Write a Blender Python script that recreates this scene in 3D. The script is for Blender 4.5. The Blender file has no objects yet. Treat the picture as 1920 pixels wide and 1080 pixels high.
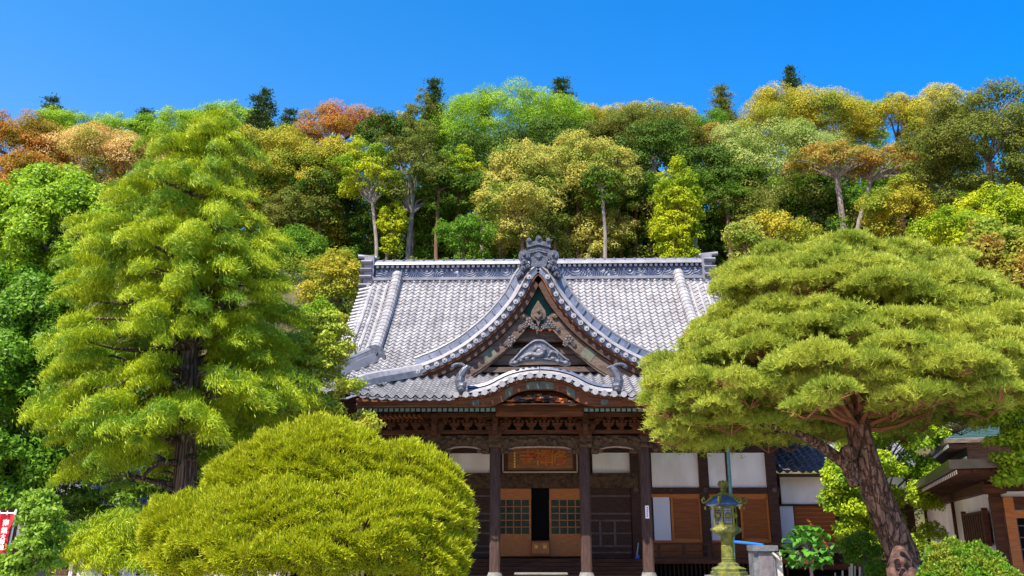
import bpy, math, random
import numpy as np
from mathutils import Vector, Matrix
C = bpy.context.scene.collection
scene = bpy.context.scene
# ---------------------------------------------------------------- camera, sky, sun, exposure
F = 1600.0; PITCH = math.radians(16.04); YAW = math.radians(1.5); CZ = 1.6
cam_d = bpy.data.cameras.new('camera'); cam = bpy.data.objects.new('camera', cam_d); C.objects.link(cam)
cam.location = (0, 0, CZ); cam.rotation_euler = (math.pi/2 + PITCH, 0, YAW)
cam_d.sensor_width = 36; cam_d.lens = F/1920*36; cam_d.clip_start = .1; cam_d.clip_end = 2000
scene.camera = cam
SUN_EL = math.radians(57); SUN_AZ = math.radians(30)     # sun stands behind the camera, to its left
world = bpy.data.worlds.new('World'); scene.world = world; world.use_nodes = True
wn = world.node_tree; bg = wn.nodes['Background']
sky = wn.nodes.new('ShaderNodeTexSky'); sky.sky_type = 'NISHITA'; sky.sun_disc = False
sky.sun_elevation = SUN_EL; sky.sun_rotation = math.pi + SUN_AZ
sky.air_density = 1.0; sky.dust_density = 0.3; sky.ozone_density = 4.0; sky.altitude = 0
hs = wn.nodes.new('ShaderNodeHueSaturation'); hs.inputs['Value'].default_value = .81; hs.inputs['Saturation'].default_value = 1.38; hs.inputs['Hue'].default_value = .497
wn.links.new(sky.outputs[0], hs.inputs['Color']); 
tcw = wn.nodes.new('ShaderNodeTexCoord'); sx_ = wn.nodes.new('ShaderNodeSeparateXYZ'); wn.links.new(tcw.outputs['Generated'], sx_.inputs[0])
mr = wn.nodes.new('ShaderNodeMapRange'); mr.inputs[1].default_value = -.5; mr.inputs[2].default_value = .5; wn.links.new(sx_.outputs[0], mr.inputs[0])
tint = wn.nodes.new('ShaderNodeMix'); tint.data_type = 'RGBA'; tint.blend_type = 'MIX'; tint.inputs[6].default_value = (2.4, 1.06, 1.0, 1); tint.inputs[7].default_value = (.3, .86, 1.08, 1)
wn.links.new(mr.outputs[0], tint.inputs[0]); mul = wn.nodes.new('ShaderNodeMix'); mul.data_type = 'RGBA'; mul.blend_type = 'MULTIPLY'; mul.inputs[0].default_value = 1
wn.links.new(hs.outputs[0], mul.inputs[6]); wn.links.new(tint.outputs[2], mul.inputs[7]); wn.links.new(mul.outputs[2], bg.inputs[0])
bg.inputs[1].default_value = 0.15
sl = bpy.data.lights.new('sun', 'SUN'); sl.energy = 5.0; sl.angle = math.radians(.5); sl.color = (1, .93, .80)
sun = bpy.data.objects.new('sun', sl); C.objects.link(sun)
sd = Vector((math.sin(SUN_AZ)*math.cos(SUN_EL), math.cos(SUN_AZ)*math.cos(SUN_EL), -math.sin(SUN_EL)))
sun.rotation_euler = sd.to_track_quat('-Z', 'Y').to_euler(); sun.location = (-20, -40, 60)
scene.view_settings.view_transform = 'Standard'; scene.view_settings.look = 'None'
scene.view_settings.exposure = 1.3; scene.view_settings.gamma = 1
scene.render.engine = 'CYCLES'
try:
    scene.cycles.max_bounces = 6; scene.cycles.transparent_max_bounces = 4; scene.cycles.use_denoising = True
except Exception: pass

rnd = random.Random(7); rng = np.random.default_rng(11)
# ---------------------------------------------------------------- measuring: photograph pixel + depth -> place
fw = np.array([-math.sin(YAW)*math.cos(PITCH), math.cos(YAW)*math.cos(PITCH), math.sin(PITCH)])
rt = np.array([math.cos(YAW), math.sin(YAW), 0.]); up = np.cross(rt, fw)
def W(px, py, Y):
    d = fw + rt*(px-960)/F + up*(540-py)/F
    return np.array([0, 0, CZ]) + d*(Y/d[1])
def proj(p):
    q = np.asarray(p, float) - np.array([0, 0, CZ]); z = q@fw
    return 960+F*(q@rt)/z, 540-F*(q@up)/z
def mpp(p):                                      # metres per photograph pixel at a point
    return float((np.asarray(p, float)-np.array([0, 0, CZ]))@fw)/F
def XZ(px, py, Y):
    p = W(px, py, Y); return p[0], p[2]

# ---------------------------------------------------------------- tags and objects
def tag(o, label=None, cat=None, group=None, kind=None):
    if label: o['label'] = label
    if cat: o['category'] = cat
    if group: o['group'] = group
    if kind: o['kind'] = kind
    return o
def empty(name, loc=(0, 0, 0), rz=0, label=None, cat=None, group=None):
    o = bpy.data.objects.new(name, None); C.objects.link(o); o.location = loc; o.rotation_euler = (0, 0, rz)
    o.empty_display_size = .2
    return tag(o, label, cat, group)
def link(name, me, m, parent=None, smooth=False):
    for mm in (m if isinstance(m, (list, tuple)) else [m]): me.materials.append(mm)
    o = bpy.data.objects.new(name, me); C.objects.link(o)
    if parent is not None:
        o.parent = parent
        # meshes are written in world coordinates; undo the parents' placement
        M = Matrix.Identity(4); q = parent
        while q is not None:
            M = Matrix.LocRotScale(q.location, q.rotation_euler, q.scale) @ M if not q.get('_id') else M
            q = q.parent
        me.transform(M.inverted())
    if smooth: me.shade_smooth()
    return o
def rotz(p, a):
    c, s = math.cos(a), math.sin(a); return np.stack([p[:, 0]*c-p[:, 1]*s, p[:, 0]*s+p[:, 1]*c, p[:, 2]], 1)
class MB:
    def __init__(s): s.v = []; s.f = []; s.m = []; s.n = 0; s.cur = 0
    def add(s, V, Fc):
        V = np.asarray(V, float).reshape(-1, 3); s.v.append(V); k = s.n
        s.f += [tuple(i+k for i in f) for f in Fc]; s.m += [s.cur]*len(Fc); s.n += len(V); return s
    def box(s, x0, x1, y0, y1, z0, z1, M=None):
        V = np.array([(x, y, z) for x in (x0, x1) for y in (y0, y1) for z in (z0, z1)], float)
        if M is not None: V = (np.array(M.to_3x3())@V.T).T + np.array(M.translation)
        return s.add(V, [(0, 1, 3, 2), (4, 6, 7, 5), (0, 4, 5, 1), (2, 3, 7, 6), (0, 2, 6, 4), (1, 5, 7, 3)])
    def px(s, px0, py0, px1, py1, Y, th=.1):      # box whose front face covers that rectangle at depth Y
        xa, _ = XZ(px0, (py0+py1)/2, Y); xb, _ = XZ(px1, (py0+py1)/2, Y)
        _, za = XZ((px0+px1)/2, py1, Y); _, zb = XZ((px0+px1)/2, py0, Y)
        return s.box(xa, xb, Y, Y+th, za, zb)
    def tube(s, P, R, n=8, cap=True):
        P = np.asarray(P, float); R = np.broadcast_to(np.asarray(R, float), (len(P),))
        T = np.gradient(P, axis=0); T /= np.linalg.norm(T, axis=1)[:, None]+1e-9
        ref = np.array([0, 0, 1.]) if abs(T[0][2]) < .9 else np.array([1., 0, 0])
        V = []
        for p, t, r in zip(P, T, R):
            a = ref-t*(ref@t); a /= np.linalg.norm(a)+1e-9; b = np.cross(t, a); ref = a
            for k in range(n):
                w = 2*math.pi*k/n; V.append(p+(a*math.cos(w)+b*math.sin(w))*r)
        Fc = [(i*n+k, i*n+(k+1) % n, (i+1)*n+(k+1) % n, (i+1)*n+k) for i in range(len(P)-1) for k in range(n)]
        if cap: Fc += [tuple(range(n))[::-1], tuple(range((len(P)-1)*n, len(P)*n))]
        return s.add(V, Fc)
    def lathe(s, c, prof, n=16, a0=0):            # prof: (radius, z)
        V = [(c[0]+r*math.cos(a0+2*math.pi*k/n), c[1]+r*math.sin(a0+2*math.pi*k/n), c[2]+z) for r, z in prof for k in range(n)]
        m = len(prof)
        Fc = [(i*n+k, i*n+(k+1) % n, (i+1)*n+(k+1) % n, (i+1)*n+k) for i in range(m-1) for k in range(n)]
        Fc += [tuple(range(n))[::-1], tuple(range((m-1)*n, m*n))]
        return s.add(V, Fc)
    def prism(s, poly, y0, y1):                   # polygon in (x, z), thickness along y
        n = len(poly); V = [(x, y0, z) for x, z in poly]+[(x, y1, z) for x, z in poly]
        return s.add(V, [tuple(range(n)), tuple(range(n, 2*n))[::-1]]+[(i, i+n, (i+1) % n+n, (i+1) % n) for i in range(n)])
    def sweep(s, P, cs):                          # cross-section cs: (offset up-normal, offset sideways)
        P = np.asarray(P, float); T = np.gradient(P, axis=0); T /= np.linalg.norm(T, axis=1)[:, None]
        V = []; n = len(cs)
        for i, (p, t) in enumerate(zip(P, T)):
            N = np.array([0, 0, 1.])-t*t[2]; N /= np.linalg.norm(N); B = np.cross(t, N)
            for a, b in cs: V.append(p+N*a+B*b)
        Fc = [(i*n+k, i*n+(k+1) % n, (i+1)*n+(k+1) % n, (i+1)*n+k) for i in range(len(P)-1) for k in range(n)]
        Fc += [tuple(range(n))[::-1], tuple(range((len(P)-1)*n, len(P)*n))]
        return s.add(V, Fc)
    def grid(s, G, mask=None):
        R, Cc = G.shape[:2]; idx = np.arange(R*Cc).reshape(R, Cc)
        q = np.stack([idx[:-1, :-1], idx[:-1, 1:], idx[1:, 1:], idx[1:, :-1]], -1)
        if mask is not None: q = q[mask]
        return s.add(G.reshape(-1, 3), [tuple(r) for r in q.reshape(-1, 4).tolist()])
    def sphere(s, c, r, n=10, m=7):
        r = np.broadcast_to(np.asarray(r, float), (3,))
        return s.add(*_sph(c, r, n, m))
    def mirror(s, X):
        V = np.concatenate(s.v); V2 = V.copy(); V2[:, 0] = 2*X-V2[:, 0]; k = s.n
        s.f += [tuple(i+k for i in f)[::-1] for f in s.f]; s.m += list(s.m); s.v.append(V2); s.n *= 2; return s
    def xf(s, fn): s.v = [fn(np.concatenate(s.v))]; return s
    def sides(s, name, m, parent=None, X=None):   # the same piece left and right, as two objects
        X = X0 if X is None else X; V = np.concatenate(s.v); s.build(name, m, parent); q = MB(); V2 = V.copy(); V2[:, 0] = 2*X-V2[:, 0]
        q.v = [V2]; q.f = [f[::-1] for f in s.f]; q.m = list(s.m); q.n = s.n; return q.build(name, m, parent)
    def mesh(s, name):
        me = bpy.data.meshes.new(name); me.from_pydata(np.concatenate(s.v).tolist(), [], s.f)
        if any(s.m): me.polygons.foreach_set('material_index', s.m)
        me.update(); return me
    def build(s, name, m, parent=None, smooth=False):
        o = link(name, s.mesh(name), m, parent, smooth); return o
def _sph(c, r, n, m):
    V = [(c[0], c[1], c[2]+r[2])]
    for i in range(1, m):
        a = math.pi*i/m
        for k in range(n):
            b = 2*math.pi*k/n; V.append((c[0]+r[0]*math.sin(a)*math.cos(b), c[1]+r[1]*math.sin(a)*math.sin(b), c[2]+r[2]*math.cos(a)))
    V.append((c[0], c[1], c[2]-r[2])); L = len(V)-1
    Fc = [(0, 1+k, 1+(k+1) % n) for k in range(n)]
    Fc += [(1+i*n+k, 1+(i+1)*n+k, 1+(i+1)*n+(k+1) % n, 1+i*n+(k+1) % n) for i in range(m-2) for k in range(n)]
    Fc += [(L, 1+(m-2)*n+(k+1) % n, 1+(m-2)*n+k) for k in range(n)]
    return V, Fc

# ---------------------------------------------------------------- materials
def nt(m):
    m.use_nodes = True; t = m.node_tree; return t, t.nodes, t.links, t.nodes['Principled BSDF']
def mat(name, c1, c2=None, scale=6, rough=.6, bump=.0, stretch=(1, 1, 1), metallic=0, spec=.4, lo=.35, hi=.65, detail=5, bscale=None, wave=None):
    m = bpy.data.materials.new(name); t, N, L, P = nt(m)
    tc = N.new('ShaderNodeTexCoord'); mp = N.new('ShaderNodeMapping'); mp.inputs['Scale'].default_value = stretch
    L.new(tc.outputs['Object'], mp.inputs[0])
    nz = N.new('ShaderNodeTexNoise'); nz.inputs['Scale'].default_value = scale; nz.inputs['Detail'].default_value = detail
    L.new(mp.outputs[0], nz.inputs['Vector'])
    P.inputs['Base Color'].default_value = (*c1, 1); P.inputs['Roughness'].default_value = rough
    P.inputs['Metallic'].default_value = metallic; P.inputs['Specular IOR Level'].default_value = spec
    if c2 is not None:
        r = N.new('ShaderNodeValToRGB'); r.color_ramp.elements[0].position = lo; r.color_ramp.elements[1].position = hi
        r.color_ramp.elements[0].color = (*c1, 1); r.color_ramp.elements[1].color = (*c2, 1)
        L.new(nz.outputs[0], r.inputs[0]); L.new(r.outputs[0], P.inputs['Base Color'])
    if bump:
        b = N.new('ShaderNodeBump'); b.inputs['Strength'].default_value = bump; b.inputs['Distance'].default_value = .03
        src = nz.outputs[0]
        if bscale:
            n2 = N.new('ShaderNodeTexNoise'); n2.inputs['Scale'].default_value = bscale; n2.inputs['Detail'].default_value = 6
            L.new(mp.outputs[0], n2.inputs['Vector']); src = n2.outputs[0]
        if wave == 'rings':
            vo = N.new('ShaderNodeTexVoronoi'); vo.inputs['Scale'].default_value = 1.6; L.new(mp.outputs[0], vo.inputs['Vector'])
            mu = N.new('ShaderNodeMath'); mu.operation = 'MULTIPLY'; mu.inputs[1].default_value = 42; L.new(vo.outputs['Distance'], mu.inputs[0])
            si = N.new('ShaderNodeMath'); si.operation = 'SINE'; L.new(mu.outputs[0], si.inputs[0]); src = si.outputs[0]
        if wave == 'crack':
            vo = N.new('ShaderNodeTexVoronoi'); vo.feature = 'DISTANCE_TO_EDGE'; vo.inputs['Scale'].default_value = bscale or 6
            nd = N.new('ShaderNodeTexNoise'); nd.inputs['Scale'].default_value = 5; L.new(mp.outputs[0], nd.inputs['Vector']); ad = N.new('ShaderNodeMix'); ad.data_type = 'RGBA'; ad.inputs[0].default_value = .3
            L.new(mp.outputs[0], ad.inputs[6]); L.new(nd.outputs['Color'], ad.inputs[7]); L.new(ad.outputs[2], vo.inputs['Vector'])
            cr = N.new('ShaderNodeValToRGB'); cr.color_ramp.elements[0].color = (.38, .33, .30, 1); cr.color_ramp.elements[1].color = (1, 1, 1, 1); cr.color_ramp.elements[1].position = .13
            L.new(vo.outputs['Distance'], cr.inputs[0]); cm = N.new('ShaderNodeMix'); cm.data_type = 'RGBA'; cm.blend_type = 'MULTIPLY'; cm.inputs[0].default_value = 1
            L.new(r.outputs[0], cm.inputs[6]); L.new(cr.outputs[0], cm.inputs[7]); L.new(cm.outputs[2], P.inputs['Base Color']); src = cr.outputs[0]; b.inputs['Distance'].default_value = .05
        if wave == 'carve':
            vo = N.new('ShaderNodeTexVoronoi'); vo.inputs['Scale'].default_value = bscale or 6; L.new(mp.outputs[0], vo.inputs['Vector'])
            src = vo.outputs['Distance']; b.inputs['Distance'].default_value = .08
        L.new(src, b.inputs['Height']); L.new(b.outputs[0], P.inputs['Normal'])
    return m
def leafmat(name, c1, c2, c3=None, trans=.38, rough=.5, nscale=.6, spec=.25):
    """c1..c2 mixed leaf by leaf, c3 in patches (young shoots, old needles)"""
    m = bpy.data.materials.new(name); t, N, L, P = nt(m)
    g = N.new('ShaderNodeNewGeometry'); mx = N.new('ShaderNodeMix'); mx.data_type = 'RGBA'
    mx.inputs[6].default_value = (*c1, 1); mx.inputs[7].default_value = (*c2, 1)
    L.new(g.outputs['Random Per Island'], mx.inputs[0]); out = mx.outputs[2]
    if c3 is not None:
        tc = N.new('ShaderNodeTexCoord'); nz = N.new('ShaderNodeTexNoise'); nz.inputs['Scale'].default_value = nscale
        nz.inputs['Detail'].default_value = 3; L.new(tc.outputs['Object'], nz.inputs['Vector'])
        r = N.new('ShaderNodeValToRGB'); r.color_ramp.elements[0].position = .45; r.color_ramp.elements[1].position = .62
        L.new(nz.outputs[0], r.inputs[0]); m2 = N.new('ShaderNodeMix'); m2.data_type = 'RGBA'
        L.new(r.outputs[0], m2.inputs[0]); L.new(out, m2.inputs[6]); m2.inputs[7].default_value = (*c3, 1); out = m2.outputs[2]
    L.new(out, P.inputs['Base Color']); P.inputs['Roughness'].default_value = rough; P.inputs['Specular IOR Level'].default_value = spec
    tr = N.new('ShaderNodeBsdfTranslucent'); L.new(out, tr.inputs[0])
    sh = N.new('ShaderNodeMixShader'); sh.inputs[0].default_value = trans
    L.new(P.outputs[0], sh.inputs[1]); L.new(tr.outputs[0], sh.inputs[2]); L.new(sh.outputs[0], N['Material Output'].inputs[0])
    return m
TILE = mat('roof_tile', (0.168, 0.1613, 0.168), (0.2772, 0.2688, 0.273), scale=1.7, rough=.55, spec=.5, bump=.08, bscale=30, detail=8)
TILEL = mat('pale_band_tile', (0.1764, 0.1722, 0.1806), (0.2604, 0.252, 0.2646), scale=5, rough=.5, spec=.5, bump=.12, bscale=24, detail=8)
TILE2 = mat('roof_tile_cap', (0.1092, 0.1092, 0.126), (0.1764, 0.1764, 0.1974), scale=2.4, rough=.45, spec=.5, bump=.15, bscale=18)
TILEB = mat('shaded_ridge_band_tile', (0.044, 0.06, 0.108), (0.08, 0.1, 0.16), scale=3, rough=.4, spec=.5, bump=1, wave='rings')  # silver tile with the upright band's bluish shade put into its colour
TILEP = mat('shaded_band_tile', (0.048, 0.06, 0.1), (0.104, 0.12, 0.168), scale=4, rough=.4, spec=.5, bump=.2, bscale=14)  # dark blue base paints the shade of upright tile faces and gaps
TILEO = mat('ornament_tile', (0.0289, 0.0342, 0.0499), (0.0735, 0.0788, 0.0997), scale=9, rough=.4, spec=.5, bump=.5, bscale=22)
WOOD = mat('old_dark_wood', (0.036, 0.0176, 0.0112), (0.068, 0.0336, 0.0208), scale=4, rough=.75, bump=.4, stretch=(1, 1, 8), spec=.25)
WOODP = mat('porch_post_wood', (0.0338, 0.0165, 0.0135), (0.075, 0.045, 0.036), scale=5, rough=.75, bump=.7, stretch=(9, 9, .6), bscale=7, spec=.25)
WOODR = mat('reddish_eave_wood', (0.0488, 0.0169, 0.0065), (0.104, 0.0358, 0.0117), scale=3, rough=.7, bump=.3, stretch=(.6, 2, 6), spec=.25)
WOODO = mat('orange_board_wood', (0.162, 0.051, 0.0108), (0.078, 0.0252, 0.0078), scale=2.6, rough=.65, bump=.2, stretch=(.7, 1, 5), spec=.3)
WOODC = mat('carved_wood', (0.0525, 0.03, 0.0165), (0.1125, 0.0675, 0.0338), scale=7, rough=.75, bump=1, wave='carve', bscale=7, spec=.25)
WOODG = mat('weathered_barge_wood', (0.0562, 0.039, 0.03), (0.12, 0.0825, 0.06), scale=3, rough=.75, bump=.6, stretch=(1, 1, 4), bscale=9, spec=.25)
DOORW = mat('door_wood', (0.4752, 0.1584, 0.0216), (0.3312, 0.1008, 0.0144), scale=4, rough=.5, bump=.15, stretch=(1, 1, 7), spec=.35)
SHUT = mat('shutter_wood', (0.28, 0.084, 0.0112), (0.182, 0.049, 0.007), scale=5, rough=.55, bump=.2, stretch=(.4, 1, 9), spec=.3)
PLASTER = mat('white_plaster', (.72, .66, .59), (.88, .84, .79), scale=1.6, rough=.9, spec=.1, stretch=(1, 1, .45), lo=.28, hi=.6, detail=9)
SHOJI = mat('shoji_paper', (0.612, 0.646, 0.714), (0.663, 0.6885, 0.7395), scale=1.5, rough=.8, spec=.2)
TEAL = mat('verdigris', (0.075, 0.18, 0.1725), (0.1275, 0.255, 0.2475), scale=7, rough=.7, spec=.3)
TEALD = mat('green_painted_gable', (0.0075, 0.07, 0.06), (0.02, 0.12, 0.105), scale=3, rough=.7, spec=.3)
PATCH = mat('grey_green_metal_patch', (.06, .07, .045), (.10, .105, .07), scale=5, rough=.6, spec=.4)
ORANGE = mat('vermilion_paint', (0.28, 0.049, 0.0105), (0.182, 0.035, 0.0084), scale=4, rough=.65, spec=.3)
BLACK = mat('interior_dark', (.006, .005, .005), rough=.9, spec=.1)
STONE = mat('grey_stone', (0.12, 0.12, 0.1125), (0.2025, 0.2025, 0.1913), scale=7, rough=.85, bump=.5, bscale=20, spec=.2)
GLASS = mat('dark_glass', (.010, .016, .012), (.02, .045, .015), scale=5, rough=.25, spec=.12)
GOLD = mat('gold_lettering', (.75, .48, .08), rough=.4, metallic=.3, spec=.5)
REDL = mat('red_lettering', (.55, .06, .015), (.5, .22, .02), scale=3, rough=.6)
BARK1 = mat('grey_cypress_bark', (0.064, 0.04, 0.0304), (0.176, 0.12, 0.092), scale=4, rough=.9, bump=1, stretch=(6, 6, .35), wave='crack', bscale=3, spec=.15)
BARK2 = mat('red_pine_bark', (0.0765, 0.0467, 0.034), (0.255, 0.153, 0.1062), scale=7, rough=.9, bump=1, stretch=(2.21, 2.21, 0.765), wave='crack', bscale=5.5, spec=.15)
BARK3 = mat('pale_bark', (0.1364, 0.1147, 0.093), (0.2356, 0.2108, 0.1798), scale=3, rough=.9, bump=.6, stretch=(2, 2, .6), spec=.15)
BARK4 = mat('brown_bark', (0.08, 0.048, 0.028), (0.152, 0.096, 0.056), scale=3, rough=.9, bump=.6, stretch=(2, 2, .6), spec=.15)
BARK5 = mat('orange_pine_bark', (0.154, 0.0595, 0.028), (0.238, 0.105, 0.049), scale=5, rough=.9, bump=.6, spec=.15)

def text_mesh(body, size, ext=.004):
    cu = bpy.data.curves.new('lettering', 'FONT'); cu.body = body; cu.size = size; cu.extrude = ext
    cu.align_x = 'CENTER'; cu.align_y = 'CENTER'; cu.space_line = .95; cu.resolution_u = 3; cu.offset = size*.012
    o = bpy.data.objects.new('lettering', cu); C.objects.link(o)
    dg = bpy.context.evaluated_depsgraph_get(); me = bpy.data.meshes.new_from_object(o.evaluated_get(dg))
    bpy.data.objects.remove(o); return me
def text_obj(name, body, size, m, parent, loc, ext=.006, rx=math.pi/2, rz=0, sx=1):
    me = text_mesh(body, size, ext); me.transform(Matrix.Translation(loc) @ Matrix.Rotation(rz, 4, 'Z') @ Matrix.Rotation(rx, 4, 'X') @ Matrix.Diagonal((sx, 1, 1, 1)))
    me.materials.clear(); return link(name, me, m, parent)
# ================================================================ GROUND AND HILL
def terrain(x, y):
    s = np.clip((np.asarray(y, float)-41-1.5*np.sin(np.asarray(x)*.09))/16, 0, 1); s = s*s*(3-2*s)
    d = np.clip((np.asarray(y, float)-75)/120, 0, 1)
    return s*19.2 - d*14 + .5*np.sin(np.asarray(x)*.21+1)*s
GROUND = mat('raked_gravel', (0.2604, 0.2356, 0.1984), (0.3472, 0.3224, 0.2852), scale=30, rough=.95, bump=.4, bscale=60)
HILLM = mat('forest_floor', (.035, .045, .012), (.09, .07, .03), scale=1.3, rough=.95, bump=.6, bscale=6)
g = MB(); xs = np.linspace(-400, 400, 41); ys = np.linspace(-200, 41, 13)
X_, Y_ = np.meshgrid(xs, ys); g.grid(np.stack([X_, Y_, X_*0], -1)); tag(g.build('ground', GROUND), kind='structure')
g = MB(); xs = np.linspace(-400, 400, 201); ys = np.concatenate([np.linspace(38, 80, 43), np.linspace(84, 900, 60)])
X_, Y_ = np.meshgrid(xs, ys); g.grid(np.stack([X_, Y_, terrain(X_, Y_)+(Y_ < 41.0)*-.02+.004], -1)); tag(g.build('hill', HILLM, smooth=True), kind='structure')

# ================================================================ MAIN HALL
X0 = .18
hall = empty('temple_hall', (X0, 32, 0), 0, 'large old temple hall with silver tiled roof, pointed front gable and curved porch gable', 'temple')
mainY = np.array([29.9, 30.8, 32., 33., 34., 35., 36., 37., 37.8, 38.6]); mainZ = np.array([6.25, 6.55, 7.2, 7.85, 8.65, 9.62, 10.62, 11.75, 12.75, 13.8])
kohY = np.array([27.5, 28.5, 30., 31.3, 32.6]); kohZ = np.array([5.78, 6.12, 6.75, 7.3, 7.75])
def mz(y): return np.interp(y, mainY, mainZ)
def kz(y): return np.interp(y, kohY, kohZ)
def tile_sheet(mb, zf, y0, y1, xl, xr, ox=0, cw=.30, rh=.27, amp=.10, th=.042, cut=None):
    """tiled slope: eave at y0, top at y1; xl/xr give the side limits at depth y"""
    ys = np.linspace(y1, y0, 400); zs = zf(ys); s = np.concatenate([[0], np.cumsum(np.hypot(np.diff(ys), np.diff(zs)))])
    nr = int(s[-1]/rh); ss = np.linspace(0, s[-1], nr+1); L = []
    for i in range(nr):
        for q, h in ((ss[i], 0), (ss[i]*.45+ss[i+1]*.55, th*.5), (ss[i+1]-.001, th)): L.append((q, h))
    L = np.array(L); Y = np.interp(L[:, 0], s, ys); Z = np.interp(L[:, 0], s, zs)
    dy = np.gradient(ys, s); dz = np.gradient(zs, s); ny = np.interp(L[:, 0], s, dz); nz = -np.interp(L[:, 0], s, dy)   # normal (0,ny,nz)
    xa = min(xl(y0), xl(y1)); xb = max(xr(y0), xr(y1)); sub = 8
    k0 = math.floor((xa-ox)/cw); k1 = math.ceil((xb-ox)/cw); x = ox+np.arange(k0*sub, k1*sub+1)*cw/sub
    u = (x-ox)/cw; wv = amp*(.5+.5*np.cos(2*np.pi*u))**1.3
    Lx = np.array([xl(v) for v in Y]); Rx = np.array([xr(v) for v in Y])
    XX = np.clip(x[None, :], Lx[:, None], Rx[:, None]); H = L[:, 1][:, None]+wv[None, :]
    G = np.stack([XX, Y[:, None]-np.abs(ny)[:, None]*0+ (ny[:, None])*H, Z[:, None]+nz[:, None]*H], -1)
    ok = (x[None, 1:] > Lx[:-1, None]) & (x[None, :-1] < Rx[:-1, None]) & (XX[:-1, 1:] > XX[:-1, :-1])
    if cut is not None: ok &= ~cut(G[:-1, :-1, 0], G[:-1, :-1, 1])
    mb.grid(G, ok)
vt = W(690, 512, 37.8)[0]; vb = W(640, 665, 33.9)[0]               # verge of the upper roof
def vx(y): return np.interp(y, [33.9, 37.8], [vb, vt])
hipx = lambda y: np.interp(y, [30.3, 33.9], [vb-3.6, vb])
XR = lambda f: (lambda y: 2*X0-f(y))
ml = lambda y: float(vx(y)) if y > 33.9 else float(hipx(y))
roof = MB(); tile_sheet(roof, mz, 30.3, 37.9, ml, XR(ml), ox=X0)
roof = roof.build('roof', TILE, hall, smooth=False)
# eave underside, back slope and side skirts, so that it is a real roof
ub = MB()
ub.add([(ml(30.3), 30.35, mz(30.3)-.12), (2*X0-ml(30.3), 30.35, mz(30.3)-.12), (2*X0-vb, 34.4, 8.0), (vb, 34.4, 8.0)], [(0, 1, 2, 3)])
ub.build('eave_soffit', WOODR, hall)
bk = MB()
for xs_ in (1, -1):
    f = lambda x: X0+(x-X0)*xs_
    ex = ml(30.3)
    bk.add([(f(ex), 30.3, mz(30.3)), (f(vb), 33.9, mz(33.9)), (f(vb), 42.7, mz(33.9)), (f(ex), 46.3, mz(30.3))], [(0, 1, 2, 3)])
bk.add([(vt, 38.5, 13.2), (2*X0-vt, 38.5, 13.2), (2*X0-vb, 42.7, mz(33.9)), (vb, 42.7, mz(33.9))], [(0, 1, 2, 3)])
bk.add([(vb, 42.7, mz(33.9)), (2*X0-vb, 42.7, mz(33.9)), (2*X0-ml(30.3), 46.3, mz(30.3)), (ml(30.3), 46.3, mz(30.3))], [(0, 1, 2, 3)])
bk.build('rear_slope', TILE2, roof)
gw = MB(); gw.add([(vb+.5, 34.2, 8.4), (vb+.5, 42.4, 8.4), (vt+.5, 38.3, 12.9)], [(0, 1, 2)]).mirror(X0).build('end_gable_wall', WOOD, roof)
# main ridge: stacked bands
RY = 37.95; rx0 = W(696, 500, RY)[0]; rx1 = 2*X0-rx0
zr = lambda py: W(1000, py, RY)[2]
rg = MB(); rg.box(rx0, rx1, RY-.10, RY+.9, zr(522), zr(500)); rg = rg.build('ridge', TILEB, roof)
m = MB(); m.sweep([(rx0-.05, RY+.4, zr(497)), (rx1+.05, RY+.4, zr(497))], [(.0, .62), (.16, .55), (.36, .2), (.40, 0), (.36, -.2), (.16, -.55), (0, -.62)]); m.build('ridge_cap', TILE2, rg)
m = MB(); m.box(rx0, rx1, RY-.24, RY-.1, zr(526), zr(521)); m.box(rx0, rx1, RY-.3, RY-.12, zr(536), zr(533)); m.build('ridge_ledge', TILE2, rg)
m = MB(); m.box(rx0, rx1, RY-.14, RY+.3, zr(540), zr(526)); m.build('ridge_base', TILEP, rg)
m = MB(); k = 0; x = rx0+.1
while x < rx1-.05:
    m.tube([(x, RY-.30, zr(530)), (x, RY-.10, zr(530))], .062, 8)
    m.tube([(x, RY-.20, zr(500.5)), (x, RY-.05, zr(500.5))], .075, 8)
    if k % 2 == 0: m.tube([(x, RY-.14, zr(497)+.05), (x, RY+.02, zr(497)+.30), (x, RY+.38, zr(497)+.43)], .045, 6)
    x += .235; k += 1
m.build('ridge_discs', TILEO, rg)
# ridge ends
m = MB(); ex = W(691, 500, RY)[0]
zs_ = [(484, 478), (499, 486), (512, 501), (526, 514), (543, 529)]
m.box(ex-.16, ex+.3, RY-.25, RY+.9, zr(545), zr(480))
for i, (a, b) in enumerate(zs_[1:]):
    w = .30+.02*i; m.sweep([(ex-w, RY+.2, (zr(a)+zr(b))/2), (ex+.22, RY+.2, (zr(a)+zr(b))/2)], [(math.cos(t)*(zr(b)-zr(a))*.5, math.sin(t)*.62) for t in np.linspace(0, 2*math.pi, 12, endpoint=False)])
m.tube([(ex-.52, RY+.1, zr(477)), (ex+.35, RY+.15, zr(480))], .105, 12)
m.sides('ridge_end', TILE2, roof)
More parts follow.
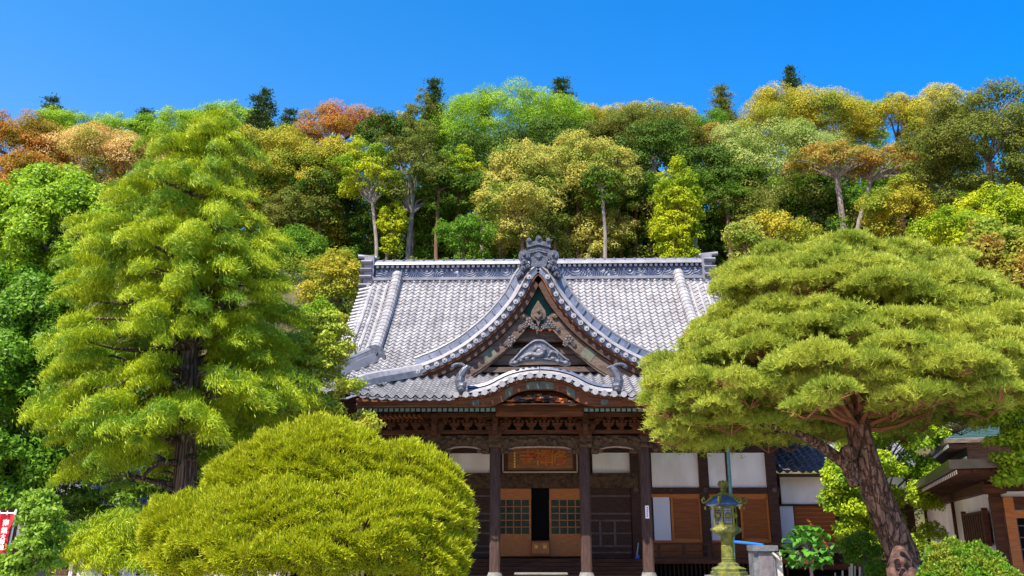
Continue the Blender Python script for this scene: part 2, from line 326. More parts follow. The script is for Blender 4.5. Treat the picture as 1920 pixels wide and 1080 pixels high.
# descending ridges with ribbed round tiles
def ribbed(mb, P, r0, r1, base=.3):
    P = np.asarray(P); d = np.concatenate([[0], np.cumsum(np.linalg.norm(np.diff(P, axis=0), axis=1))]); n = int(d[-1]/.27)
    for i in range(n):
        a = d[-1]*i/n; b = d[-1]*(i+1.12)/n; q = lambda s: np.array([np.interp(min(s, d[-1]), d, P[:, j]) for j in range(3)])
        mb.tube([q(a), q(b)], [r0, r1], 12)
    mb.cur = 1; mb.sweep(P, [(-base, .26), (-base, -.26), (-.02, -.22), (-.02, .22)]); mb.cur = 0
for sg in (1, -1):
    ys = np.linspace(37.9, 33.7, 14); px0 = W(745, 503, 37.7)[0]; px1 = W(702, 690, 33.7)[0]
    P = np.array([(X0+sg*(np.interp(y, [33.7, 37.9], [px1, px0])-X0), y, mz(y)+.30) for y in ys])
    m = MB(); ribbed(m, P, .235, .26); dr = m.build('descending_ridge', [TILE, TILEP], roof)
    e = P[-1]; o = MB(); th = np.linspace(0, math.pi, 9)
    o.prism([(e[0]+.40*math.cos(t)*(1 if i not in (2, 6) else 1.08), e[2]-.12+.30*math.sin(t)) for i, t in enumerate(th)]+[(e[0]-.46, e[2]-.42), (e[0]+.46, e[2]-.42)], e[1]-.22, e[1]-.05)
    o.tube([(e[0], e[1]-.27, e[2]-.12), (e[0], e[1]-.2, e[2]-.12)], .14, 12)
    o.build('ridge_end_tile', TILEO, dr)
# straight rolls beyond the descending ridges, and the stepped verge tiles
m = MB()
for t in (.30, .55, .80):
    ys = np.linspace(37.5, 33.2, 14)
    m.tube([(np.interp(y, [33.7, 37.9], [px1, px0])*(1-t)+float(vx(y))*t, y, mz(y)+.09) for y in ys], .085, 8)
n = 22
for i in range(n):
    y = 37.5-(37.5-33.8)*i/(n-1); xv = float(vx(y)); m.tube([(xv-.30, y, mz(y)-.06), (xv+.25, y, mz(y)+.06)], .085, 8)
m.sides('verge_tiles', TILE, roof)
# hip ridges to the lower corners
for sg in (1, -1):
    m = MB(); n = 8
    P = [(X0+sg*((px1-.2-3.9*t)-X0), 33.6-3.5*t, mz(33.6-3.5*t)+.22+.35*t*t) for t in np.linspace(0, 1, n)]
    m.sweep(P, [(-.3, .24), (-.3, -.24), (.10, -.18), (.10, .18)]); m.tube(np.array(P)+[0, 0, .16], .13, 8)
    m.sweep(np.array(P)+[sg*.25, -.32, -.1], [(-.3, .12), (-.3, -.12), (.05, -.1), (.05, .1)])
    m.build('hip_ridge', TILE2, roof)
# ---- roof of the porch
cX, cZ = XZ(655, 738, 27.7)
kl = lambda y: float(np.interp(y, [27.5, 32.6], [cX, cX+2.0]))
def kcut(x, y):
    ax_ = np.abs(x-X0); return (ax_ < 2.45) & (y < 27.5+np.interp(ax_, [0, .8, 1.5, 2.0, 2.45], [1.7, 1.5, .9, .5, .3]))
pr = MB(); tile_sheet(pr, kz, 27.5, 32.5, kl, XR(kl), ox=X0, cw=.31, cut=kcut)
cu_ = lambda V: np.concatenate([V[:, :2], (V[:, 2]+.16*np.clip((np.abs(V[:, 0]-X0)-4.2)/2., 0, 1)**2*np.clip((31-V[:, 1])/3, 0, 1))[:, None]], 1)
pr.xf(cu_); porch = pr.build('porch_roof', TILE, hall)
m = MB()
if True:
    m.add([(cX, 27.55, 5.8), (cX+2.0, 32.6, 7.7), (cX-1.5, 32.6, 6.6), (cX-1.7, 30.6, 6.3)], [(0, 1, 2, 3)])
m.sides('porch_side_slope', TILE2, porch)
m = MB(); m.add([(cX, 27.62, 5.62), (2*X0-cX, 27.62, 5.62), (2*X0-cX, 34.4, 7.4), (cX, 34.4, 7.4)], [(0, 1, 2, 3)]).build('porch_soffit', WOOD, hall)
# eave tile lips
m = MB(); nx = int((2*X0-2*cX)/.31)
for i in range(nx):
    x = X0+(i-nx//2)*.31+.155
    if abs(x-X0) < 2.85: continue
    z = kz(27.5)+.16*max(0, (abs(x-X0)-4.2)/2.)**2
    m.tube([(x+.155, 27.44, z+.01), (x+.155, 27.7, z+.10)], .055, 8)
    m.sweep([(x-.10, 27.46, z-.0), (x, 27.46, z-.035), (x+.10, 27.46, z-.0)], [(-.03, .012), (-.03, -.012), (.03, -.012), (.03, .012)])
m.build('eave_tiles', TILE2, porch)

# ---- pointed front gable
GY = 30.45
disc = [(1010, 506), (1001, 511), (993, 523), (986, 539), (978, 555), (968, 569), (957, 582), (946, 596), (933, 609), (922, 620), (908, 631), (894, 642), (882, 652), (867, 661), (851, 670), (836, 678), (821, 685), (804, 691), (786, 698)]
gp = np.array([XZ(a, b, GY) for a, b in disc]); gp[:, 0] += X0-gp[0, 0]
def dense(P, n):
    P = np.asarray(P, float); d = np.concatenate([[0], np.cumsum(np.linalg.norm(np.diff(P, axis=0), axis=1))])
    return np.stack([np.interp(np.linspace(0, d[-1], n), d, P[:, j]) for j in range(P.shape[1])], 1)
def smooth2(P, k=3):
    P = P.copy()
    for _ in range(k): P[1:-1] = (P[:-2]+2*P[1:-1]+P[2:])/4
    return P
gc = smooth2(dense(gp, 41), 4)
tangent = np.gradient(gc, axis=0); tangent /= np.linalg.norm(tangent, axis=1)[:, None]
norm = np.stack([tangent[:, 1], -tangent[:, 0]], 1); norm[norm[:, 1] < 0] *= -1          # outward
def gcurve(off, y, a=0, b=None): 
    q = gc[a:b]+norm[a:b]*off; return np.stack([np.minimum(q[:, 0], X0), np.full(len(q), y), q[:, 1]], 1)
yy_ = np.linspace(27.5, 38.6, 500); allz = np.maximum(mz(yy_), np.where(yy_ < 32.6, kz(yy_), 0)); allz = np.maximum.accumulate(allz)
def Yof(z): return float(np.interp(z, allz, yy_))
m = MB(); rows = []
for q, nn in zip(gc, norm):
    ye = max(Yof(q[1]), 30.9); ys = np.linspace(30.35, ye, 49); h = .05*(.5+.5*np.cos(2*np.pi*(ys-30.35)/.3))+.1
    rows.append([(min(q[0]+nn[0]*hh, X0), y, q[1]+nn[1]*hh) for y, hh in zip(ys, h)])
m.grid(np.array(rows)); m.mirror(X0); gable = m.build('front_gable', TILE, hall)
m = MB(); m.sweep(gcurve(0, 30.45), [(.12, .0), (.30, .30), (.36, .36), (.36, .62), (.05, .62), (.05, .0)]); m.mirror(X0); m.build('verge_band', TILEL, gable)
m = MB(); m.sweep(gcurve(0, 30.45), [(.36, .40), (.60, .44), (.60, .75), (.2, .75), (.2, .5)]); m.mirror(X0); m.build('verge_ridge', TILEP, gable)
m = MB(); P = dense(gcurve(.65, 30.95)[2:], 40); m.tube(P, .06, 8)
for i in range(2, len(P)-2, 3): m.sweep([P[i]+[0, -.12, 0], P[i]+[.12, -.14, -.22]], [(-.012, .02), (.012, .02), (.012, -.02), (-.012, -.02)])
m.mirror(X0); m.build('verge_ridge_cap', TILE2, gable)
m = MB(); full = gp[2:]
for (a, b) in full:
    i = int(np.argmin(np.hypot(gc[:, 0]-a, gc[:, 1]-b))); nx_, nz_ = norm[i]
    m.tube([(a, 30.18, b), (a+nx_*.05, 30.5, b+nz_*.05), (a+nx_*.12, 30.75, b+nz_*.12)], .082, 10)
    m.tube([(a, 30.16, b), (a, 30.2, b)], .095, 10)
    m.sphere((a, 30.16, b), .04, 6, 4)
m.mirror(X0); m.build('verge_discs', TILEL, gable)
m = MB(); m.sweep(gcurve(0, 30.32), [(-.10, .0), (.02, .0), (.02, .3), (-.10, .3)]); m.mirror(X0); m.build('verge_pan_tiles', TILEP, gable)
m = MB(); m.sweep(gcurve(0, 30.35), [(-.17, .0), (-.10, .0), (-.10, .5), (-.17, .5)]); m.mirror(X0); m.build('barge_trim', WOODO, gable)
m = MB(); m.sweep(gcurve(0, 30.42), [(-.40, .0), (-.172, .0), (-.172, .3), (-.40, .3)]); m.mirror(X0); m.build('barge_board', WOOD, gable)
i0 = int(np.argmin(np.abs(gc[:, 1]-XZ(960, 572, GY)[1])))
m = MB(); 
PP = gcurve(0, 30.55, i0, 38); w = np.linspace(.62, .80, len(PP))
TT = np.gradient(PP, axis=0); TT /= np.linalg.norm(TT, axis=1)[:, None]; V = []
for p, t, ww in zip(PP, TT, w):
    N_ = np.array([0, 0, 1.])-t*t[2]; N_ /= np.linalg.norm(N_)
    for a, b in ((-ww-.22, 0), (-.42, 0), (-.42, .2), (-ww-.22, .2)): V.append(p+N_*a+np.array([0, b, 0]))
n = len(PP); m.add(V, [(i*4+k, i*4+(k+1) % 4, (i+1)*4+(k+1) % 4, (i+1)*4+k) for i in range(n-1) for k in range(4)]+[(3, 2, 1, 0), (4*n-4, 4*n-3, 4*n-2, 4*n-1)])
m.sides('inner_barge_board', WOODG, gable)
m = MB()
PP2 = gcurve(0, 30.52, i0, 38); m.sweep(PP2[:], [(-.88, 0), (-.82, 0), (-.82, .05), (-.88, .05)])
c = PP[0]; m.sphere((c[0]+.28, 30.5, c[2]-.42), (.13, .05, .10), 8, 5); m.sides('barge_moulding', WOODG, gable)
# metal patches on the boards
m = MB()
for (a, b) in ((22, 26),):
    P_ = PP[min(a-i0, n-6):min(a-i0, n-6)+4] if a-i0 > 0 else PP[10:14]
    m.sweep(P_-np.array([0, .012, 0]), [(-.86, 0), (-.44, 0), (-.44, .02), (-.86, .02)])
m.mirror(X0); m.build('metal_patch', PATCH, gable)
# gable wall: green field, vermilion strip, beams
gz = lambda py, Y=31.2: W(1010, py, Y)[2]
def halfw(z): return X0-np.interp(z, gc[::-1, 1], gc[::-1, 0])
m = MB(); zt = gc[0, 1]-.3; zb = gz(700)
m.prism([(X0-halfw(zt)+.1, zt), (X0+halfw(zt)-.1, zt), (X0+3.9, zb), (X0-3.9, zb)], 31.35, 31.45); m.build('gable_wall', WOOD, gable)
m = MB(); za, zc_ = gc[1, 1]-.2, gz(618)
m.prism([(X0-.03, za), (X0+.03, za), (X0+halfw(zc_)-.05, zc_), (X0-halfw(zc_)+.05, zc_)], 31.0, 31.2); m.build('green_panel', TEALD, gable)
m = MB(); m.px(956, 617, 1066, 626, 30.98, .3); m.build('vermilion_strip', ORANGE, gable)
m = MB()
A = [XZ(x, y, 30.9) for x, y in ((955, 627), (980, 622), (1010, 621), (1040, 622), (1067, 627), (1078, 640), (944, 640))]
m.prism(A, 30.9, 31.2); m.px(900, 652, 1115, 660, 30.95, .3); m.px(880, 666, 1140, 684, 30.9, .3); m.px(860, 688, 1160, 697, 30.7, .5)
for x in (957, 1065): m.px(x-5, 640, x+5, 664, 30.85, .1); m.px(x-14, 655, x+14, 664, 30.8, .1)
m.build('gable_beam', WOODG, gable)
# pendant ornament with flower sprays
def curl(mb, cx, cz, y, r, n=7, ph=0, rr=.03):
    for k in range(n):
        a = ph+2*math.pi*k/n; mb.sphere((cx+r*.72*math.cos(a), y, cz+r*.72*math.sin(a)), (r*.36, rr, r*.36), 8, 5)
    mb.tube([(cx, y-.03, cz), (cx, y, cz)], r*.3, 8)
m = MB(); PX = lambda pts, Y: [XZ(x, y, Y) for x, y in pts]
m.prism(PX([(1009, 563), (1003, 572), (997, 582), (995, 592), (998, 598), (1005, 600), (1009, 612), (1014, 600), (1021, 598), (1024, 591), (1022, 582), (1015, 572)], 30.4), 30.4, 30.52)
m.prism(PX([(1009, 570), (1003, 580), (1002, 592), (1009, 598), (1016, 592), (1015, 580)], 30.36), 30.34, 30.41)
x_, z_ = XZ(1009.5, 583, 30.33); m.sphere((x_, 30.33, z_), (.07, .06, .07), 8, 6)
pend = m.build('gable_pendant', WOODG, gable)
m = MB()
for (x, y, r) in ((993, 603, .15), (1027, 603, .15), (983, 611, .10), (1037, 611, .10), (1000, 612, .12), (1020, 612, .12), (975, 617, .08), (1046, 617, .08), (1009, 617, .1), (960, 636, .15), (1067, 636, .15), (955, 646, .1), (1060, 645, .1), (1076, 645, .09), (949, 645, .09)):
    a, b = XZ(x, y, 30.5); curl(m, a, b, 30.5, r, 6, rnd.random())
m.build('flower_carving', mat('grey_flower_carving', (.055, .045, .045), (.13, .11, .11), scale=12, rough=.7), gable)
# crest of the gable
CY = 30.7
m = MB()
m.prism(PX([(989, 463), (1030, 463), (1028, 485), (1024, 500), (996, 500), (992, 485)], CY), CY, CY+.4)
for py in (468, 472): m.prism(PX([(989, py+1), (1010, py-4), (1031, py+1), (1031, py+4), (1010, py-1), (989, py+4)], CY-.06), CY-.07, CY+.3)
m.prism(PX([(988, 464), (987, 450), (992, 447), (997, 453), (1003, 452), (1006, 443), (1010, 441), (1014, 443), (1017, 452), (1023, 453), (1028, 447), (1033, 450), (1032, 464), (1010, 458)], CY-.1), CY-.1, CY+.25)
for x, y in ((992, 450), (1010, 446), (1028, 450)):
    a, b = XZ(x, y, CY-.12); m.tube([(a, CY-.16, b), (a, CY+.2, b)], .085, 12); m.tube([(a, CY-.18, b), (a, CY-.1, b)], .05, 10)
crest = m.build('gable_crest', TILEO, gable)
m = MB(); m.prism(PX([(1001, 479), (1009.5, 471), (1018, 479), (1009.5, 487)], CY-.03), CY-.04, CY+.1); a, b = XZ(1009.5, 479, CY); m.tube([(a, CY-.07, b), (a, CY, b)], .1, 12)
for sg in (-1, 1):
    for (dx, y, r) in ((27, 480, .22), (27, 492, .15), (29, 504, .12), (33, 514, .10), (21, 500, .10), (38, 519, .07)):
        a, b = XZ(1010+sg*dx, y, CY-.05); 
        m.tube([(a, CY-.12, b), (a, CY+.15, b)], r, 14); m.tube([(a, CY-.17, b), (a, CY-.1, b)], r*.72, 12); m.sphere((a, CY-.2, b), r*.3, 8, 6)
m.build('crest_scroll', TILEO, gable)
# tail of the verge, turning forward into the porch corner
tail = [(790, 693, 30.5), (765, 698, 30.2), (735, 703, 29.7), (703, 708, 29.1), (676, 714, 28.4), (655, 722, 27.75), (640, 727, 27.35)]
P = smooth2(dense([W(*t) for t in tail], 24), 3)
m = MB(); m.sweep(P, [(-.22, -.16), (.0, -.2), (.17, -.14), (.22, 0), (.17, .14), (0, .2), (-.22, .16)]); m.sides('corner_ridge', TILEL, porch)
m = MB(); P2 = P[3:].copy(); P2[:, 1] += .35; P2[:, 2] += .12; m.sweep(P2, [(-.2, -.15), (.12, -.15), (.16, 0), (.12, .15), (-.2, .15)])
e = P[-1]; m.sphere(e+[0, 0, .02], (.16, .18, .17), 10, 7); m.tube([e+[0, 0, .1], e+[-.12, -.12, .26]], [.06, .02], 8)
m.sides('corner_ridge_upper', TILEP, porch)

# ---- curved porch gable
KY = 27.45
kd = [(1012, 704), (994, 705), (976, 708), (958, 713), (942, 721), (926, 730), (909, 736), (892, 739), (874, 740.5), (856, 741)]
kp = np.array([XZ(a, b, KY) for a, b in kd]); kp[:, 0] += X0-kp[0, 0]
kc = smooth2(dense(kp, 37), 3); kt = np.gradient(kc, axis=0); kt /= np.linalg.norm(kt, axis=1)[:, None]
kn = np.stack([kt[:, 1], -kt[:, 0]], 1); kn[kn[:, 1] < 0] *= -1
def kcurve(off, y): q = kc+kn*off; return np.stack([np.minimum(q[:, 0], X0), np.full(len(q), y), q[:, 1]], 1)
m = MB(); rows = []
for q in kc:
    ye = max(Yof(q[1]+.1), 27.9)+.15; ys = np.linspace(27.5, ye, 12); rows.append([(q[0], y, q[1]+.07) for y in ys])
m.grid(np.array(rows)); m.mirror(X0); kara = m.build('curved_gable', TILE, porch)
m = MB(); 
for (a, b) in list(kp)+[(2*X0-a, b) for a, b in kp[1:]]:
    m.tube([(a, 27.36, b), (a, 27.95, b+.06)], .088, 12); m.tube([(a, 27.34, b), (a, 27.38, b)], .10, 12)
m.build('curved_gable_discs', TILE, kara)
m = MB()
for a, b in zip(kp[:-1], kp[1:]):
    for s in (.33, .67):
        q = a*(1-s)+b*s; m.tube([(q[0], 27.42, q[1]-.03), (q[0], 27.95, q[1]+.0)], .045, 8)
m.mirror(X0); m.build('curved_gable_pan_tiles', TILE2, kara)
m = MB(); kk = kcurve(0, 27.95)[:33]; m.sweep(kk, [(.05, 0), (.16, .0), (.30, .22), (.32, .5), (.05, .5)]); m.mirror(X0); m.build('curved_gable_band', TILEL, kara)
m = MB(); m.sweep(kk, [(.34, .2), (.44, .26), (.44, .52), (.30, .52)]); m.mirror(X0); m.build('curved_gable_top_band', TILEP, kara)
# barge board of the curved gable + straight eave boards
m = MB(); m.sweep(kcurve(0, 27.56), [(-.13, 0), (-.07, 0), (-.07, .3), (-.13, .3)]); 
m.px(668, 746, 858, 753, 27.56, .25); m.mirror(X0); m.build('eave_trim', WOODO, porch)
lowk = [(1012, 731), (994, 731), (978, 733), (965, 738), (954, 745), (945, 752), (935, 757), (920, 761), (900, 762), (858, 762)]
lk = smooth2(dense([XZ(a, b, 27.64) for a, b in lowk], 37), 2); lk[:, 0] = np.minimum(lk[:, 0], X0); lk[0, 0] = X0
m = MB(); V = []
for a, b in zip(kc+kn*-.135, lk): V += [(a[0], 27.64, a[1]), (b[0], 27.64, b[1]), (b[0], 27.82, b[1]), (a[0], 27.82, a[1])]
m.add(V, [(i*4+k, i*4+(k+1) % 4, (i+1)*4+(k+1) % 4, (i+1)*4+k) for i in range(36) for k in range(4)])
m.px(668, 753, 858, 762, 27.64, .18); m.mirror(X0); m.build('curved_barge_board', WOODO, kara)
m = MB()
def kpatch(i0, i1):
    V = []; A = (kc+kn*-.16)[i0:i1]; B = lk[i0:i1]
    for a, b in zip(A, B): V += [(a[0], 27.625, a[1]), (b[0], 27.625, b[1]+.03), (b[0], 27.65, b[1]+.03), (a[0], 27.65, a[1])]
    m.add(V, [(i*4+k, i*4+(k+1) % 4, (i+1)*4+(k+1) % 4, (i+1)*4+k) for i in range(len(A)-1) for k in range(4)])
kpatch(0, 7); kpatch(12, 17); kpatch(27, 31); m.mirror(X0); m.build('metal_patch', PATCH, kara)
# tympanum and its carvings
m = MB(); poly = [(p[0], p[1]+.04) for p in lk[:24]]; zb = W(1010, 770, 28.3)[2]
m.prism(poly+[(poly[-1][0], zb), (X0, zb)], 28.2, 28.3); m.mirror(X0); m.build('tympanum', WOODR, kara)
m = MB()
for k in range(70):
    u = rnd.uniform(-1, 1); x = 1012+u*62; y = 744+10*abs(u)**1.5+rnd.uniform(-6, 9)*(1-abs(u)*.6)
    a, b = XZ(x, y, 27.75); r = rnd.uniform(.04, .10); m.sphere((a, 27.75+rnd.uniform(0, .2), b), (r*1.9, .05, r*.6), 8, 5)
m.build('cloud_carving', mat('weathered_carving', (.05, .03, .025), (.45, .12, .02), scale=3.5, lo=.48, hi=.56, rough=.75, bump=.5), kara)
m = MB(); m.px(930, 771, 1094, 779, 28.4, .3); m.px(935, 764, 945, 771, 28.3, .2); m.px(1079, 764, 1089, 771, 28.3, .2); m.build('porch_tie_beam', WOODO, hall)
# dragon crest on the curved gable
m = MB(); DY = 28.15
m.prism(PX([(954, 682), (958, 672), (966, 672), (972, 664), (976, 655), (985, 650), (990, 647), (997, 639), (1003, 636), (1017, 636), (1023, 639), (1028, 645), (1033, 650), (1030, 653), (1040, 653), (1048, 660), (1052, 668), (1060, 674), (1068, 676), (1070, 682), (1060, 685), (1040, 679), (1012, 676), (985, 679), (965, 685)], DY), DY, DY+.25)
dr = m.build('dragon_crest', TILEO, kara)
m = MB()
def pxtube(mb, pts, Y, r, n=7): mb.tube(smooth2(dense([W(x, y, Y) for x, y in pts], 20), 2), np.full(20, r) if np.isscalar(r) else np.interp(np.linspace(0, 1, 20), np.linspace(0, 1, len(r)), r), n)
pxtube(m, [(957, 682), (960, 673), (967, 672), (974, 662), (980, 654), (991, 648), (998, 639), (1010, 637), (1022, 639), (1030, 649), (1040, 654), (1050, 662), (1055, 671), (1066, 676)], DY-.02, .035)
pxtube(m, [(958, 681), (985, 675), (1012, 672), (1040, 675), (1066, 681)], DY-.02, .03)
pxtube(m, [(970, 676), (984, 668), (996, 662), (1008, 668), (1020, 662), (1014, 650), (1000, 654), (996, 664)], DY-.05, [.03, .07, .09, .10, .09, .08, .07, .03])
pxtube(m, [(1028, 668), (1034, 659), (1044, 662), (1048, 672)], DY-.03, [.03, .06, .05, .02])
for x, y, r in ((1012, 660, .12), (1006, 652, .08), (1021, 656, .06), (988, 672, .07), (1000, 673, .06), (1036, 672, .06), (977, 676, .05), (1046, 677, .06), (966, 680, .07), (1061, 680, .07)):
    a, b = XZ(x, y, DY-.06); m.sphere((a, DY-.06, b), (r*1.2, .07, r), 8, 6)
m.build('dragon_relief', mat('pale_relief_tile', (.07, .07, .085), (.15, .15, .17), scale=9, rough=.4, bump=.3), dr)
# guardian beasts at both feet of the curved gable
def beast(cx, sg):
    m = MB(); Y = 27.8; q = lambda dx, py: W(cx+sg*dx, py, Y)
    m.tube([q(0, 739), q(-2, 726), q(-4, 714), q(-2, 702)], [.13, .16, .17, .13], 10)
    m.tube([q(-1, 704), q(5, 694), q(11, 688), q(18, 690)], [.14, .12, .08, .03], 9)          # upraised tail/flame
    m.sphere(q(0, 726)+[0, -.12, 0], (.17, .14, .15), 10, 7)                                   # head, looking down
    m.sphere(q(0, 732)+[0, -.2, 0], (.11, .1, .08), 8, 6)
    for d in (-6, 6): m.sphere(q(d, 719)+[0, -.1, 0], (.06, .05, .07), 7, 5); m.tube([q(d, 734), q(d*1.2, 742)], [.07, .09], 8)
    for k in range(9):
        a = k/8*math.pi; m.sphere(q(-6+11*math.cos(a), 688-5*math.sin(a)), (.07, .05, .06), 7, 5)
    m.sphere(q(0, 741), (.2, .16, .07), 10, 5)
    m.build('guardian_beast', TILEO, porch)
beast(866, 1); beast(1156, -1)

# ---- rafters, brackets, beams, posts
me = None; rs = []
for sg in (-1, 1):
    k = 0
    while True:
        x = 1012+sg*(87+k*10.05)
        if abs(x-1012) > 345: break
        a = W(x, 767, 28.1); 
        if me is None:
            m = MB(); m.box(-.062, .062, 0, 2.2, -.08, .08); m.cur = 1; m.box(-.062, .062, -.03, -.001, -.08, .08); me = m.mesh('rafter'); me.materials.append(WOODR); me.materials.append(TEAL)
        o = bpy.data.objects.new('rafter', me); C.objects.link(o); o.parent = hall; o.location = Vector(a)-hall.location; o.rotation_euler = (math.radians(8), 0, 0)
        k += 1
m = MB(); m.px(664, 762, 930, 765, 28.0, .1); m.px(1095, 762, 1360, 765, 28.0, .1); m.build('rafter_batten', WOODR, hall)
m = MB(); m.px(690, 774, 1330, 780, 29.3, .35); m.px(700, 806, 1320, 813, 29.9, .3); m.build('porch_purlin', WOODR, hall)
m = MB(); m.px(700, 776, 1330, 818, 30.35, .06); m.build('bracket_shade_panel', WOOD, hall)  # dark panel added behind to stand for shade between the brackets
for k in range(26):
    x = 706+k*24.2; m = MB(); Y = 29.5
    if min(abs(x-c) for c in (813, 928, 1098, 1213)) < 20: continue
    m.px(x-4, 781, x+4, 786, Y, .3); m.px(x-1.8, 779, x+1.8, 801, Y+.1, .5)
    m.prism([XZ(a, b, Y) for a, b in ((x-10, 792), (x+10, 792), (x+9, 796), (x+5, 799), (x-5, 799), (x-9, 796))], Y+.08, Y+.3)
    for d in (-8, 0, 8): m.px(x+d-2.6, 787.5, x+d+2.6, 791.5, Y+.05, .25)
    m.px(x-4, 800, x+4, 805, Y+.2, .3); m.build('bracket', WOODO if k % 5 == 9 else WOODR, hall)
# little brackets under the purlin
m = MB()
for i in range(33):
    x = 700+i*19.4
    if min(abs(x-c) for c in (813, 928, 1098, 1213)) < 14: continue
    m.prism(PX([(x-7, 788), (x-4, 783), (x-3, 780), (x+3, 780), (x+4, 783), (x+7, 788)], 29.8), 29.7, 29.95)
m.build('bracket_row', WOODR, hall)
def bracket_set(cx):
    m = MB(); Y = 29.7
    for py, hw in ((781, 34), (792, 27), (802, 19)):
        m.prism(PX([(cx-hw, py-3), (cx+hw, py-3), (cx+hw-2, py+2), (cx+hw-8, py+5), (cx-hw+8, py+5), (cx-hw+2, py+2)], Y), Y-.02, Y+.2)
        for d in (-hw+5, 0, hw-5): m.px(cx+d-5, py-9, cx+d+5, py-3, Y-.08, .3)
    m.px(cx-5, 775, cx+5, 812, Y-.5, .5); m.px(cx-4, 795, cx+4, 806, Y-.75, .3)
    m.prism(PX([(cx-14, 806), (cx+14, 806), (cx+11, 816), (cx-11, 816)], Y), Y, Y+.5)
    m.build('bracket_set', WOODR, hall)
PC = (813, 928, 1098, 1213)
for c_ in PC: bracket_set(c_)
for c_ in PC:
    w_ = 9.6; base = W(c_, 1076, 29.95); topz = W(c_, 816, 29.95)[2]; hw = .178
    m = MB(); ch = .05; pr_ = [(-hw, -hw+ch), (-hw+ch, -hw), (hw-ch, -hw), (hw, -hw+ch), (hw, hw-ch), (hw-ch, hw), (-hw+ch, hw), (-hw, hw-ch)]
    bxx = W(c_, 960, 29.95)[0]
    V = [(bxx+x, 30.1+y, z) for z in (base[2]-.03, topz) for x, y in pr_]; m.add(V, [(i, (i+1) % 8, 8+(i+1) % 8, 8+i) for i in range(8)]+[tuple(range(8))[::-1], tuple(range(8, 16))])
    col = m.build('porch_post', WOODP, hall)
    s = MB(); s.lathe((bxx, 30.1, 0), [(.30, .05), (.30, .12), (.25, base[2]-.05), (.215, base[2]+.05)], 20); s.build('post_base', STONE, col)
    k = MB(); k.px(c_-12, 816, c_+12, 838, 29.8, .5)
    for d in (-7, 0, 7): a, b = XZ(c_+d, 834, 29.78); k.sphere((a, 29.78, b), (.09, .06, .09), 8, 6)
    k.build('post_head_carving', WOODC, col)
# rainbow beams with arched undersides
def rainbow(a, b):
    m = MB(); top = [(a, 818), ((a+b)/2, 816), (b, 818)]
    L_ = b-a; low = [(b, 850), (b-14, 850), (b-18, 842), (b-28, 838), ((a+b)/2, 836.5), (a+28, 838), (a+18, 842), (a+14, 850), (a, 850)]
    m.prism(PX(top+low, 29.95), 29.95, 30.25); o = m.build('rainbow_beam', WOODC, hall)
    m = MB(); P_ = [W(x, y, 29.93) for x, y in ((a+15, 843), (a+28, 839), ((a+b)/2, 837.5), (b-28, 839), (b-15, 843))]
    m.sweep(P_, [(-.03, -.02), (.02, -.02), (.02, .03), (-.03, .03)]); m.build('beam_highlight', mat('beam_highlight_paint', (.36, .24, .16), (.28, .17, .1), scale=8, rough=.7) if 'beam_highlight_paint' not in bpy.data.materials else bpy.data.materials['beam_highlight_paint'], o)  # pale strip paints the highlight along the arched lower edge
    m = MB()
    for k in range(int(L_/9)):
        x = a+10+k*9; aa, bb = XZ(x, 825+3*math.sin(k*2.1), 29.94); m.sphere((aa, 29.94, bb), (.10, .05, .06+.03*math.sin(k*1.3)**2), 8, 5)
    for x in (a+14, b-14):
        for d in (-5, 4): aa, bb = XZ(x+d, 846, 29.9); m.sphere((aa, 29.92, bb), (.09, .08, .07), 8, 5)
    m.build('beam_carving', WOODC, o)
rainbow(939, 1087); rainbow(824, 917); rainbow(1109, 1203)
m = MB(); 
for sg in (-1, 1):
    for (dx, py, r) in ((214, 822, .2), (222, 830, .18), (228, 838, .14), (216, 840, .12)):
        a, b = XZ(1013+sg*dx, py, 30.0); m.sphere((a, 30.0, b), (r, .12, r*1.2), 10, 7)
m.build('nosing_carving', WOODC, hall)

# ---- body of the hall (wall plane at depth 34.5)
BY = 34.5; bl = W(565, 960, BY)[0]; br = W(1458, 960, BY)[0]
m = MB(); m.box(bl, br, BY+.25, 42, .3, 8.3); m.build('inner_wall', WOOD, hall)
pmat = PLASTER
def part_px(name, rects, Y, th, mt, parent=hall):
    m = MB()
    for r in rects: m.px(*r, Y, th)
    return m.build(name, mt, parent)
for r in ((840, 850, 918, 887), (1111, 849, 1184, 888), (1222, 849, 1315, 914), (1328, 849, 1361, 914), (1366, 849, 1444, 914), (740, 850, 815, 912), (590, 850, 725, 912)):
    part_px('plaster_panel', [r], BY+.05, .1, PLASTER)
part_px('head_rail', [(560, 838, 1460, 849)], BY, .2, WOOD)
part_px('carved_beam', [(832, 887, 1196, 915)], BY-.15, .3, WOODC)
part_px('lintel', [(1196, 914, 1462, 926), (560, 912, 832, 926)], BY-.06, .2, WOOD)
m = MB()
for c_, w_ in ((832, 8), (1192, 8), (1322, 8), (1451, 9), (730, 8), (572, 8)): part_px('wall_post', [(c_-w_, 815, c_+w_, 1062)], BY-.12, .3, WOOD)
part_px('wall_post', [(1361, 849, 1366, 914)], BY, .1, WOOD)
for c_ in (1322, 1451, 1192, 1258):
    a, b = XZ(c_, 919, BY-.15); m = MB(); m.tube([(a, BY-.22, b), (a, BY-.1, b)], .1 if c_ != 1258 else .06, 12); m.build('nail_cover', WOODG, hall)
